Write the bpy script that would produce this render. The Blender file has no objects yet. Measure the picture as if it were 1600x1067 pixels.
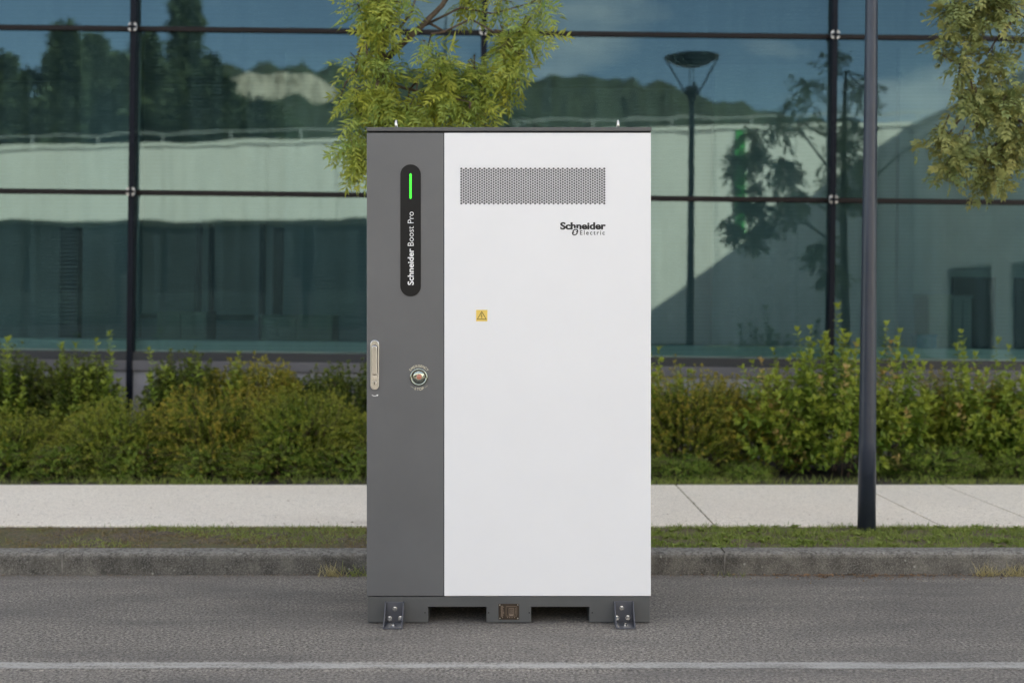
import bpy, bmesh, math, random
import numpy as np
from mathutils import Vector, Matrix, Euler, noise as mnoise

R = math.radians
rnd = random.Random(7)
npr = np.random.default_rng(11)
sc = bpy.context.scene
COL = sc.collection

# ------------------------------------------------------------------ camera
CAMZ = 1.311
cam_d = bpy.data.cameras.new('camera')
cam = bpy.data.objects.new('camera', cam_d); COL.objects.link(cam)
cam.location = (0, 0, CAMZ); cam.rotation_euler = (R(90), 0, 0)
cam_d.sensor_width = 36; cam_d.lens = 2030 / 1600 * 36
cam_d.shift_y = -43.5 / 1600
cam_d.clip_start = .1; cam_d.clip_end = 3000
cam_d.dof.use_dof = True; cam_d.dof.focus_distance = 5.5; cam_d.dof.aperture_fstop = 1.9
sc.camera = cam

# ------------------------------------------------------------------ world
SUN_EL, SUN_AZ = 27.0, 44.0        # azimuth from +Y towards +X
w = bpy.data.worlds.new('World'); sc.world = w; w.use_nodes = True
nt = w.node_tree; nt.nodes.clear()
out = nt.nodes.new('ShaderNodeOutputWorld'); bg = nt.nodes.new('ShaderNodeBackground')
sky = nt.nodes.new('ShaderNodeTexSky'); sky.sky_type = 'NISHITA'; sky.sun_disc = False
sky.sun_elevation = R(SUN_EL); sky.sun_rotation = R(SUN_AZ)
sky.air_density = .8; sky.dust_density = 0.1; sky.ozone_density = 2.5
tc = nt.nodes.new('ShaderNodeTexCoord'); mp = nt.nodes.new('ShaderNodeMapping')
mp.inputs['Scale'].default_value = (1.5, 1.5, 5.0); mp.inputs['Location'].default_value = (1.0, 2.2, 0.3)
nz = nt.nodes.new('ShaderNodeTexNoise'); nz.inputs['Scale'].default_value = 2.0
nz.inputs['Detail'].default_value = 6; nz.inputs['Roughness'].default_value = .55
rp = nt.nodes.new('ShaderNodeValToRGB'); rp.color_ramp.elements[0].position = .46; rp.color_ramp.elements[1].position = .70
mx = nt.nodes.new('ShaderNodeMix'); mx.data_type = 'RGBA'
mx.inputs[7].default_value = (13, 13, 13.2, 1)
mu = nt.nodes.new('ShaderNodeMath'); mu.operation = 'MULTIPLY'; mu.inputs[1].default_value = .7
L = nt.links.new
L(tc.outputs['Generated'], mp.inputs['Vector']); L(mp.outputs['Vector'], nz.inputs['Vector'])
L(nz.outputs['Fac'], rp.inputs['Fac']); L(rp.outputs['Color'], mu.inputs[0]); L(mu.outputs[0], mx.inputs[0])
L(sky.outputs['Color'], mx.inputs[6]); L(mx.outputs[2], bg.inputs['Color'])
bg.inputs['Strength'].default_value = .07
L(bg.outputs['Background'], out.inputs['Surface'])

sun_d = bpy.data.lights.new('sun', 'SUN'); sun_d.energy = 5.0; sun_d.angle = R(.5); sun_d.color = (1, .95, .87)
sun = bpy.data.objects.new('sun', sun_d); COL.objects.link(sun)
sd = Vector((math.sin(R(SUN_AZ)) * math.cos(R(SUN_EL)), math.cos(R(SUN_AZ)) * math.cos(R(SUN_EL)), math.sin(R(SUN_EL))))
sun.rotation_euler = sd.to_track_quat('Z', 'Y').to_euler(); sun.location = (30, 40, 30)

sc.view_settings.view_transform = 'Standard'; sc.view_settings.look = 'None'
sc.view_settings.gamma = 1; sc.view_settings.exposure = 2.5
sc.view_settings.use_white_balance = True; sc.view_settings.white_balance_temperature = 8000
sc.view_settings.use_curve_mapping = False
sc.cycles.max_bounces = 8; sc.cycles.transparent_max_bounces = 12
sc.cycles.use_denoising = True

# ------------------------------------------------------------------ materials
def new_mat(name):
    m = bpy.data.materials.new(name); m.use_nodes = True
    t = m.node_tree; b = t.nodes['Principled BSDF']
    return m, t, b
def node(t, kind, **kw):
    n = t.nodes.new(kind)
    for k, v in kw.items():
        if k.startswith('_'): setattr(n, k[1:], v)
        else: n.inputs[k.replace('__', ' ')].default_value = v
    return n
def mixc(t, fac, a, b, mode='MIX'):
    n = t.nodes.new('ShaderNodeMix'); n.data_type = 'RGBA'; n.blend_type = mode
    for idx, v in ((0, fac), (6, a), (7, b)):
        if hasattr(v, 'is_linked'): t.links.new(v, n.inputs[idx])
        elif idx == 0: n.inputs[0].default_value = v
        else: n.inputs[idx].default_value = (*v[:3], 1)
    return n.outputs[2]
def noise(t, vec, scale, detail=3, rough=.5, dist=0):
    n = node(t, 'ShaderNodeTexNoise', Scale=scale, Detail=detail, Roughness=rough, Distortion=dist)
    if vec is not None: t.links.new(vec, n.inputs['Vector'])
    return n.outputs['Fac']
def ramp(t, fac, stops):
    n = t.nodes.new('ShaderNodeValToRGB'); e = n.color_ramp.elements
    while len(e) < len(stops): e.new(.5)
    for el, (p, c) in zip(e, stops):
        el.position = p; el.color = (c, c, c, 1) if isinstance(c, (int, float)) else (*c, 1)
    t.links.new(fac, n.inputs['Fac']); return n.outputs['Color']
def pos(t): return t.nodes.new('ShaderNodeNewGeometry').outputs['Position']
def objc(t): return t.nodes.new('ShaderNodeTexCoord').outputs['Object']
def mapv(t, vec, scale=(1, 1, 1), rot=(0, 0, 0), loc=(0, 0, 0)):
    n = t.nodes.new('ShaderNodeMapping'); n.inputs['Scale'].default_value = scale
    n.inputs['Rotation'].default_value = rot; n.inputs['Location'].default_value = loc
    t.links.new(vec, n.inputs['Vector']); return n.outputs['Vector']
def bump(t, b, h, dist, strength=1.0):
    n = node(t, 'ShaderNodeBump', Distance=dist, Strength=strength)
    t.links.new(h, n.inputs['Height']); t.links.new(n.outputs['Normal'], b.inputs['Normal'])

def simple(name, c, rough=.5, metal=0, var=.06, scale=6, bmp=0, bscale=60, spec=.5, coat=0):
    m, t, b = new_mat(name)
    p = objc(t)
    f = noise(t, p, scale, 4, .6)
    lo = [max(0, x * (1 - var)) for x in c]; hi = [min(1, x * (1 + var)) for x in c]
    t.links.new(mixc(t, ramp(t, f, [(.3, 0.0), (.7, 1.0)]), lo, hi), b.inputs['Base Color'])
    b.inputs['Roughness'].default_value = rough; b.inputs['Metallic'].default_value = metal
    b.inputs['Specular IOR Level'].default_value = spec; b.inputs['Coat Weight'].default_value = coat
    if bmp: bump(t, b, noise(t, p, bscale, 3), bmp)
    return m

def asphalt_colour(t, p):
    fine = noise(t, p, 85, 5, .8); mid = noise(t, p, 42, 3, .6); big = noise(t, p, .9, 5, .6)
    vor = node(t, 'ShaderNodeTexVoronoi', Scale=110); t.links.new(p, vor.inputs['Vector'])
    base = mixc(t, ramp(t, fine, [(.41, 0.0), (.59, 1.0)]), (.024, .021, .018), (.37, .335, .295))
    base = mixc(t, ramp(t, vor.outputs['Color'], [(.80, 0.0), (.95, .5)]), base, (.60, .53, .46))
    base = mixc(t, ramp(t, mid, [(.30, .5), (.5, 0.0)]), base, (.045, .042, .039))
    base = mixc(t, ramp(t, big, [(.3, 0.0), (.7, .35)]), base, (.23, .208, .182))
    patch = noise(t, mapv(t, p, (.5, 1.6, 1)), 1.6, 6, .65)
    base = mixc(t, ramp(t, patch, [(.36, .50), (.56, 0.0)]), base, (.085, .079, .076))
    return base, fine, mid
def asphalt():
    m, t, b = new_mat('asphalt'); p = pos(t)
    base, fine, mid = asphalt_colour(t, p)
    sx = t.nodes.new('ShaderNodeSeparateXYZ'); t.links.new(p, sx.inputs[0])
    g = node(t, 'ShaderNodeMapRange'); t.links.new(sx.outputs['Y'], g.inputs['Value'])
    g.inputs['From Min'].default_value = 6.40; g.inputs['From Max'].default_value = 6.54
    gm = node(t, 'ShaderNodeMath', _operation='MULTIPLY'); t.links.new(g.outputs[0], gm.inputs[0])
    t.links.new(ramp(t, noise(t, p, 14, 4), [(.35, 0.0), (.65, .8)]), gm.inputs[1])
    base = mixc(t, gm.outputs[0], base, (.10, .082, .062))
    t.links.new(base, b.inputs['Base Color']); b.inputs['Roughness'].default_value = .85
    hs = node(t, 'ShaderNodeMath', _operation='ADD'); t.links.new(fine, hs.inputs[0]); t.links.new(mid, hs.inputs[1])
    bump(t, b, hs.outputs[0], .006, .8)
    return m
def line_paint():
    m, t, b = new_mat('worn_road_paint'); p = pos(t)
    base, fine, mid = asphalt_colour(t, p)
    sx = t.nodes.new('ShaderNodeSeparateXYZ'); t.links.new(p, sx.inputs[0])
    d = node(t, 'ShaderNodeMath', _operation='SUBTRACT'); t.links.new(sx.outputs['Y'], d.inputs[0]); d.inputs[1].default_value = 4.84
    a = node(t, 'ShaderNodeMath', _operation='ABSOLUTE'); t.links.new(d.outputs[0], a.inputs[0])
    e = node(t, 'ShaderNodeMapRange'); t.links.new(a.outputs[0], e.inputs['Value'])
    e.inputs['From Min'].default_value = .034; e.inputs['From Max'].default_value = .064
    e.inputs['To Min'].default_value = .44; e.inputs['To Max'].default_value = -.42
    wear = noise(t, mapv(t, p, (1.2, 9, 1)), 3.0, 5, .6)
    s1 = node(t, 'ShaderNodeMath', _operation='MULTIPLY_ADD'); t.links.new(fine, s1.inputs[0]); s1.inputs[1].default_value = .9; t.links.new(e.outputs[0], s1.inputs[2])
    s2 = node(t, 'ShaderNodeMath', _operation='MULTIPLY_ADD'); t.links.new(wear, s2.inputs[0]); s2.inputs[1].default_value = 1.25; t.links.new(s1.outputs[0], s2.inputs[2])
    n = node(t, 'ShaderNodeMapRange'); t.links.new(s2.outputs[0], n.inputs['Value'])
    n.inputs['From Min'].default_value = 1.12; n.inputs['From Max'].default_value = 1.62; n.inputs['To Max'].default_value = .62
    t.links.new(mixc(t, n.outputs[0], base, (.52, .51, .48)), b.inputs['Base Color'])
    b.inputs['Roughness'].default_value = .8
    hs = node(t, 'ShaderNodeMath', _operation='ADD'); t.links.new(fine, hs.inputs[0]); t.links.new(mid, hs.inputs[1])
    bump(t, b, hs.outputs[0], .006, .8)
    return m
def sidewalk_m():
    m, t, b = new_mat('pale_aggregate_concrete'); p = pos(t)
    f = noise(t, p, 120, 3, .7); mid = noise(t, p, 30, 3); big = noise(t, p, 1.1, 5, .6)
    base = mixc(t, ramp(t, f, [(.33, 0.0), (.6, 1.0)]), (.54, .475, .40), (.93, .85, .745))
    base = mixc(t, ramp(t, mid, [(.25, .4), (.42, 0.0)]), base, (.26, .24, .21))
    base = mixc(t, ramp(t, big, [(.35, 0.0), (.75, .4)]), base, (.70, .61, .52))
    t.links.new(base, b.inputs['Base Color']); b.inputs['Roughness'].default_value = .9
    bump(t, b, f, .004, .7); return m
def kerb_m():
    m, t, b = new_mat('weathered_kerb_concrete'); p = pos(t)
    f = noise(t, p, 150, 3, .7); mid = noise(t, p, 9, 6, .65); st = noise(t, mapv(t, p, (16, 1, 1.2)), 1.0, 4)
    base = mixc(t, ramp(t, mid, [(.35, 0.0), (.65, 1.0)]), (.042, .038, .032), (.14, .128, .108))
    base = mixc(t, ramp(t, f, [(.45, 0.0), (.75, .75)]), base, (.30, .28, .25))
    base = mixc(t, ramp(t, st, [(.5, 0.0), (.72, .45)]), base, (.05, .047, .04))
    # lichen spots
    v = node(t, 'ShaderNodeTexVoronoi', Scale=14); t.links.new(p, v.inputs['Vector'])
    base = mixc(t, ramp(t, v.outputs['Distance'], [(.045, .75), (.11, 0.0)]), base, (.36, .35, .31))
    # mottled lighter top arris
    sx = t.nodes.new('ShaderNodeSeparateXYZ'); t.links.new(p, sx.inputs[0])
    g = node(t, 'ShaderNodeMapRange'); t.links.new(sx.outputs['Z'], g.inputs['Value'])
    g.inputs['From Min'].default_value = .085; g.inputs['From Max'].default_value = .11
    gm = node(t, 'ShaderNodeMath', _operation='MULTIPLY'); t.links.new(g.outputs[0], gm.inputs[0])
    t.links.new(ramp(t, noise(t, p, 60, 3), [(.38, 0.0), (.6, .75)]), gm.inputs[1])
    base = mixc(t, gm.outputs[0], base, (.30, .285, .26))
    t.links.new(base, b.inputs['Base Color']); b.inputs['Roughness'].default_value = .92
    bump(t, b, f, .004, .8); return m
def soil_m(name, a, c, moss=None):
    m, t, b = new_mat(name); p = pos(t)
    f = noise(t, p, 60, 5, .7); g = noise(t, p, 5, 5, .6)
    base = mixc(t, ramp(t, f, [(.35, 0.0), (.65, 1.0)]), a, c)
    if moss: base = mixc(t, ramp(t, g, [(.42, 0.0), (.6, .8)]), base, moss)
    t.links.new(base, b.inputs['Base Color']); b.inputs['Roughness'].default_value = .95
    bump(t, b, f, .02, 1); return m
def leaf_m(name, c1, c2, tip, tipamt=.6, trans=.35, rough=.5, nscale=3.0):
    """c1/c2 leaf greens, tip = colour of young or turning leaves (attribute age)"""
    m, t, b = new_mat(name)
    g = t.nodes.new('ShaderNodeNewGeometry')
    base = mixc(t, g.outputs['Random Per Island'], c1, c2)
    n = noise(t, g.outputs['Position'], nscale, 3)
    base = mixc(t, ramp(t, n, [(.35, 0.0), (.7, .55)]), base, [x * .62 + y * .38 for x, y in zip(c1, tip)])
    at = t.nodes.new('ShaderNodeAttribute'); at.attribute_name = 'age'
    k = node(t, 'ShaderNodeMath', _operation='MULTIPLY'); t.links.new(at.outputs['Fac'], k.inputs[0]); k.inputs[1].default_value = tipamt
    base = mixc(t, k.outputs[0], base, tip)
    t.links.new(base, b.inputs['Base Color']); b.inputs['Roughness'].default_value = rough
    b.inputs['Specular IOR Level'].default_value = .35
    tr = t.nodes.new('ShaderNodeBsdfTranslucent'); t.links.new(base, tr.inputs['Color'])
    ms = t.nodes.new('ShaderNodeMixShader'); ms.inputs[0].default_value = trans
    o = t.nodes['Material Output']
    t.links.new(b.outputs[0], ms.inputs[1]); t.links.new(tr.outputs[0], ms.inputs[2]); t.links.new(ms.outputs[0], o.inputs['Surface'])
    return m
def glass_m():
    m, t, b = new_mat('green_tinted_facade_glass'); t.nodes.remove(b)
    p = pos(t)
    fr = node(t, 'ShaderNodeFresnel', IOR=1.86)
    gl = t.nodes.new('ShaderNodeBsdfGlossy'); gl.inputs['Roughness'].default_value = .009
    gl.inputs['Color'].default_value = (.64, .93, .97, 1)
    tr = t.nodes.new('ShaderNodeBsdfTransparent'); tr.inputs['Color'].default_value = (.42, .62, .62, 1)
    # printed hairlines; their teal diffuse is raised to lift the dark reflections
    wv = node(t, 'ShaderNodeTexWave', Scale=9.5, Distortion=0.0); wv.bands_direction = 'Z'; t.links.new(p, wv.inputs['Vector'])
    wx = node(t, 'ShaderNodeTexNoise', Scale=1.0, Detail=3); t.links.new(mapv(t, p, (14, 1, .25)), wx.inputs['Vector'])
    df = t.nodes.new('ShaderNodeBsdfDiffuse'); df.inputs['Color'].default_value = (.13, .27, .30, 1)
    k = node(t, 'ShaderNodeMath', _operation='MULTIPLY')
    t.links.new(ramp(t, wv.outputs['Fac'], [(.35, 0.05), (.95, .18)]), k.inputs[0])
    t.links.new(ramp(t, wx.outputs['Fac'], [(.35, .35), (.7, 1.0)]), k.inputs[1])
    m1 = t.nodes.new('ShaderNodeMixShader'); t.links.new(k.outputs[0], m1.inputs[0])
    t.links.new(tr.outputs[0], m1.inputs[1]); t.links.new(df.outputs[0], m1.inputs[2])
    ms = t.nodes.new('ShaderNodeMixShader'); t.links.new(fr.outputs[0], ms.inputs[0])
    t.links.new(m1.outputs[0], ms.inputs[1]); t.links.new(gl.outputs[0], ms.inputs[2])
    n1 = noise(t, mapv(t, p, (.9, 1, 1.6)), 1.3, 2); n2 = noise(t, mapv(t, p, (3, 1, 5)), 2.0, 1)
    ad = node(t, 'ShaderNodeMath', _operation='MULTIPLY_ADD'); t.links.new(n2, ad.inputs[0]); ad.inputs[1].default_value = .035; t.links.new(n1, ad.inputs[2])
    bp = node(t, 'ShaderNodeBump', Distance=.0007, Strength=1); t.links.new(ad.outputs[0], bp.inputs['Height'])
    t.links.new(bp.outputs['Normal'], gl.inputs['Normal'])
    t.links.new(ms.outputs[0], t.nodes['Material Output'].inputs['Surface'])
    return m
def hill_m():
    m, t, b = new_mat('wooded_hill_with_pale_rock'); p = pos(t)
    g = t.nodes.new('ShaderNodeNewGeometry'); sx = t.nodes.new('ShaderNodeSeparateXYZ'); t.links.new(g.outputs['True Normal'], sx.inputs[0])
    n1 = noise(t, p, .25, 5, .7); n2 = noise(t, p, .05, 4)
    green = mixc(t, ramp(t, n1, [(.35, 0.0), (.65, 1.0)]), (.008, .018, .010), (.030, .048, .022))
    green = mixc(t, ramp(t, n2, [(.4, 0.0), (.65, .5)]), green, (.03, .038, .02))
    rock = mixc(t, ramp(t, noise(t, mapv(t, p, (.35, .3, .12)), 1, 5, .65), [(.35, 0.0), (.6, 1.0)]), (.16, .14, .11), (.50, .46, .40))
    st = ramp(t, sx.outputs['Z'], [(.22, 1.0), (.34, 0.0)])
    t.links.new(mixc(t, st, green, rock), b.inputs['Base Color']); b.inputs['Roughness'].default_value = 1
    return m
def white_wall_m(name='white_render_panel', c=(.76, .76, .73)):
    m, t, b = new_mat(name); p = pos(t)
    st = noise(t, mapv(t, p, (5, 5, .35)), 1.0, 5, .6); g = noise(t, p, .6, 4)
    base = mixc(t, ramp(t, st, [(.48, 0.0), (.75, .55)]), c, [x * .62 for x in c])
    base = mixc(t, ramp(t, g, [(.4, 0.0), (.7, .3)]), base, [x * .8 for x in c])
    t.links.new(base, b.inputs['Base Color']); b.inputs['Roughness'].default_value = .8
    return m
def plain(name, c, rough=.5, metal=0, emit=None, es=0, spec=.5):
    m, t, b = new_mat(name); b.inputs['Base Color'].default_value = (*c, 1)
    b.inputs['Roughness'].default_value = rough; b.inputs['Metallic'].default_value = metal
    b.inputs['Specular IOR Level'].default_value = spec
    if emit: b.inputs['Emission Color'].default_value = (*emit, 1); b.inputs['Emission Strength'].default_value = es
    return m

M = dict(
    asphalt=asphalt(), paint=line_paint(), walk=sidewalk_m(), kerb=kerb_m(),
    soil=soil_m('mossy_verge_soil', (.05, .038, .028), (.23, .18, .125), (.13, .125, .05)),
    mortar=simple('pale_mortar', (.20, .185, .165), .95, var=.25, scale=30),
    bed=soil_m('dark_bed_soil', (.015, .012, .009), (.05, .038, .026)),
    field=soil_m('rough_grass_ground', (.03, .045, .015), (.07, .08, .03)),
    cab_white=simple('white_powder_coat', (.80, .80, .815), .42, var=.012, scale=3, bmp=.0004, bscale=350),
    cab_grey=simple('grey_powder_coat', (.115, .117, .121), .38, var=.07, scale=2.5, bmp=.0005, bscale=350),
    shaded_grey=simple('shade_darkened_grey_coat', (.082, .084, .085), .45, var=.08, scale=5, bmp=.0005, bscale=350),  # same paint as the door, darkened in colour for less light low down
    bracket=simple('blue_grey_steel_paint', (.080, .083, .098), .35, var=.1, scale=20),
    black=plain('black_gloss_strip', (.008, .008, .0085), .42, spec=.22),
    gap=plain('dark_seam', (.008, .008, .008), .8),
    mesh_back=simple('grey_filter_mesh', (.15, .15, .155), .7, var=.15, scale=40, bmp=.001, bscale=600),
    ink=plain('black_ink', (.012, .012, .013), .5), wtext=plain('white_print', (.85, .85, .85), .5),
    ctext=plain('cream_print', (.68, .62, .47), .5),
    led=plain('green_status_light', (.0, .25, .02), .4, emit=(.0, 1, .06), es=.24),
    steel=simple('brushed_zinc', (.66, .64, .60), .28, 1, var=.06, scale=30),
    nickel=simple('satin_nickel', (.66, .66, .655), .2, 1, var=.05, scale=30),
    yellow=plain('yellow_sticker', (.85, .60, .14), .5), brownink=plain('brown_ink', (.13, .085, .02), .6),
    plate=simple('bronze_plate', (.065, .048, .036), .35, .6, var=.2, scale=60), platemark=plain('tan_etching', (.24, .175, .13), .5),
    red=plain('red_button', (.50, .20, .14), .35), mirror=plain('polished_cover', (.33, .37, .33), .14, 1),
    post=simple('navy_steel_post', (.006, .008, .013), .5, spec=.12, var=.2, scale=10), transom=simple('dark_brown_gasket', (.010, .007, .0065), .5, var=.2, spec=.2),
    ring=plain('clamp_steel', (.75, .72, .70), .35, 1),
    pole=simple('blue_grey_lamp_paint', (.026, .034, .052), .36, spec=.5, var=.15, scale=5, bmp=.0006, bscale=200),
    glass=glass_m(), concrete=simple('grey_plinth_concrete', (.30, .29, .30), .85, var=.12, scale=4, bmp=.002, bscale=80),
    concrete_d=simple('dark_plinth_concrete', (.12, .115, .12), .85, var=.12, scale=4),
    sill=simple('pale_interior_sill', (.80, .87, .85), .5, var=.05), inwall=simple('grey_interior_wall', (.34, .36, .37), .8, var=.1, scale=1.5),
    infloor=simple('interior_floor', (.15, .15, .15), .5), indark=simple('dark_interior_frame', (.02, .022, .025), .5),
    inpale=simple('pale_cupboard', (.30, .32, .27), .6), bluebin=plain('blue_plastic', (.02, .25, .42), .4),
    wall=white_wall_m(), capm=simple('pale_coping', (.72, .72, .68), .6), dglass=plain('dark_window_glass', (.012, .02, .022), .08),
    green=plain('green_enamel', (.02, .42, .09), .4), rail=simple('galvanised_rail', (.45, .47, .46), .45, .3),
    hill=hill_m(),
    bark=simple('grey_brown_bark', (.10, .075, .055), .9, var=.45, scale=25, bmp=.006, bscale=60),
    twig=simple('brown_twig', (.085, .055, .035), .85, var=.3, scale=30),
    ash=leaf_m('yellow_green_leaflets', (.13, .24, .05), (.32, .42, .11), (.62, .54, .06), .5, .35, .55, 5),
    olive=leaf_m('dull_green_leaflets', (.15, .22, .085), (.29, .34, .125), (.46, .38, .11), .5, .3, .55, 4),
    fine=leaf_m('fine_green_leaves', (.065, .150, .014), (.18, .26, .026), (.52, .44, .08), .55, .25, .55, 2.5),
    fine2=leaf_m('olive_brown_leaves', (.085, .17, .018), (.19, .255, .028), (.55, .38, .07), .65, .25, .6, 2.0),
    back=leaf_m('dark_green_leaves', (.03, .075, .012), (.085, .135, .02), (.24, .25, .05), .55, .25, .55, 2.5),
    broad=leaf_m('fresh_broad_leaves', (.08, .18, .022), (.19, .30, .038), (.50, .52, .09), .6, .3, .42, 2.2),
    turning=leaf_m('yellow_pink_leaves', (.44, .42, .10), (.50, .36, .14), (.52, .28, .15), .4, .3, .5, 3),
    juniper=leaf_m('juniper_sprays', (.060, .145, .016), (.15, .245, .03), (.42, .48, .08), .6, .2, .6, 3),
    grassm=leaf_m('verge_grass', (.11, .20, .03), (.24, .34, .06), (.44, .40, .14), .5, .3, .55, 2.5),
    drygrass=leaf_m('dry_grass', (.34, .29, .12), (.50, .43, .22), (.55, .47, .26), .5, .25, .7, 3),
    moss=leaf_m('moss_and_litter', (.11, .10, .04), (.25, .20, .09), (.32, .23, .12), .6, .15, .9, 3),
    litter=leaf_m('brown_leaf_litter', (.15, .08, .04), (.26, .16, .09), (.32, .20, .12), .5, .1, .8, 5),
    far=leaf_m('dark_conifer_leaves', (.018, .04, .018), (.04, .07, .028), (.07, .09, .035), .5, .15, .7, .4),
)

# ------------------------------------------------------------------ helpers
def link(o): COL.objects.link(o); return o
def thing(name, loc=(0, 0, 0), label=None, cat=None, group=None, kind=None):
    o = link(bpy.data.objects.new(name, None)); o.location = loc; o.empty_display_size = .1
    return tag(o, label, cat, group, kind)
def tag(o, label=None, cat=None, group=None, kind=None):
    if label: o['label'] = label
    if cat: o['category'] = cat
    if group: o['group'] = group
    if kind: o['kind'] = kind
    return o
def root_loc(o):
    v = Vector((0, 0, 0))
    while o: v += Vector(o.location); o = o.parent
    return v
class MB:
    """mesh builder in world coordinates"""
    def __init__(s): s.v = []; s.f = []
    def add(s, vs, fs):
        n = len(s.v); s.v += [tuple(v) for v in vs]; s.f += [tuple(i + n for i in f) for f in fs]; return s
    def box(s, x0, x1, y0, y1, z0, z1):
        v = [(x, y, z) for z in (z0, z1) for y in (y0, y1) for x in (x0, x1)]
        return s.add(v, [(0, 2, 3, 1), (4, 5, 7, 6), (0, 1, 5, 4), (2, 6, 7, 3), (0, 4, 6, 2), (1, 3, 7, 5)])
    def prism(s, pts, y0, y1):
        """polygon in XZ (seen from -Y), extruded from y0 (front) to y1"""
        n = len(pts)
        v = [(x, y0, z) for x, z in pts] + [(x, y1, z) for x, z in pts]
        a = sum(pts[i][0] * pts[(i + 1) % n][1] - pts[(i + 1) % n][0] * pts[i][1] for i in range(n))
        f = [tuple(range(n)), tuple(reversed(range(n, 2 * n)))] + [(i, i + n, (i + 1) % n + n, (i + 1) % n) for i in range(n)]
        if a < 0: f = [tuple(reversed(q)) for q in f]
        return s.add(v, f)
    def tube(s, path, rad, n=8, cap=True):
        path = [Vector(p) for p in path]
        if not hasattr(rad, '__len__'): rad = [rad] * len(path)
        rings = []; up = Vector((.13, .31, .94))
        for i, p in enumerate(path):
            d = (path[min(i + 1, len(path) - 1)] - path[max(i - 1, 0)]).normalized()
            a = d.cross(up)
            if a.length < .05: a = d.cross(Vector((1, 0, 0)))
            a.normalize(); b_ = d.cross(a)
            rings.append([p + (a * math.cos(k * 2 * math.pi / n) + b_ * math.sin(k * 2 * math.pi / n)) * rad[i] for k in range(n)])
        v = [q for r_ in rings for q in r_]; f = []
        for i in range(len(path) - 1):
            for k in range(n): f.append((i * n + k, (i + 1) * n + k, (i + 1) * n + (k + 1) % n, i * n + (k + 1) % n))
        if cap: f += [tuple(range(n)), tuple(reversed(range((len(path) - 1) * n, len(path) * n)))]
        return s.add(v, f)
    def lathe(s, c, prof, n=24, axis='z'):
        """prof [(r, h)] around axis through c"""
        v = []; f = []
        for r_, h in prof:
            for k in range(n):
                a = 2 * math.pi * k / n; x, y = r_ * math.cos(a), r_ * math.sin(a)
                v.append((c[0] + x, c[1] + y, c[2] + h) if axis == 'z' else (c[0] + x, c[1] - h, c[2] + y))
        for i in range(len(prof) - 1):
            for k in range(n): f.append((i * n + k, i * n + (k + 1) % n, (i + 1) * n + (k + 1) % n, (i + 1) * n + k))
        return s.add(v, f)
    def build(s, name, mat, parent=None, bevel=0, seg=2, smooth=False, kind=None, label=None, fix=False):
        me = bpy.data.meshes.new(name); off = root_loc(parent) if parent else Vector((0, 0, 0))
        me.from_pydata([(x - off.x, y - off.y, z - off.z) for x, y, z in s.v], [], s.f)
        if bevel or fix:
            bm = bmesh.new(); bm.from_mesh(me)
            bmesh.ops.recalc_face_normals(bm, faces=bm.faces)
            if bevel:
                ed = [e for e in bm.edges if len(e.link_faces) == 2 and e.calc_face_angle(0) > .6]
                bmesh.ops.bevel(bm, geom=ed, offset=bevel, segments=seg, affect='EDGES', profile=.5)
            bm.to_mesh(me); bm.free()
        if smooth:
            for p in me.polygons: p.use_smooth = True
        me.materials.append(mat)
        o = link(bpy.data.objects.new(name, me)); o.parent = parent
        if kind: o['kind'] = kind
        if label: o['label'] = label
        return o
def bx(name, mat, parent, x0, x1, y0, y1, z0, z1, bevel=0, **k):
    return MB().box(x0, x1, y0, y1, z0, z1).build(name, mat, parent, bevel, **k)

def np_mesh(name, V, F, mat, age=None):
    me = bpy.data.meshes.new(name); k = F.shape[1]
    me.vertices.add(len(V)); me.vertices.foreach_set('co', V.astype(np.float32).ravel())
    me.loops.add(F.size); me.loops.foreach_set('vertex_index', F.astype(np.int32).ravel())
    me.polygons.add(len(F)); me.polygons.foreach_set('loop_start', np.arange(0, F.size, k, dtype=np.int32))
    me.update(calc_edges=True)
    if age is not None:
        a = me.attributes.new('age', 'FLOAT', 'POINT'); a.data.foreach_set('value', age.astype(np.float32))
    me.materials.append(mat); return me
LEAF_V = np.array([(0, 0, 0), (.5, .42, .12), (0, 1, -.12), (-.5, .42, .12), (0, .45, 0)], float)
LEAF_F = np.array([(0, 1, 2, 4), (0, 4, 2, 3)])
LEAF6_V = np.array([(0, 0, 0), (.38, .22, .08), (.5, .5, .10), (.3, .8, .02), (0, 1, -.16), (-.3, .8, .02), (-.5, .5, .10), (-.38, .22, .08), (0, .5, 0)], float)
LEAF6_F = np.array([(0, 1, 2, 8), (8, 2, 3, 4), (8, 4, 5, 6), (0, 8, 6, 7)])
BLADE_V = np.array([(-.5, 0, 0), (.5, 0, 0), (.3, .6, .06), (-.3, .6, .06), (.02, 1, .22), (-.02, 1, .22)], float)
BLADE_F = np.array([(0, 1, 2, 3), (3, 2, 4, 5)])
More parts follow.
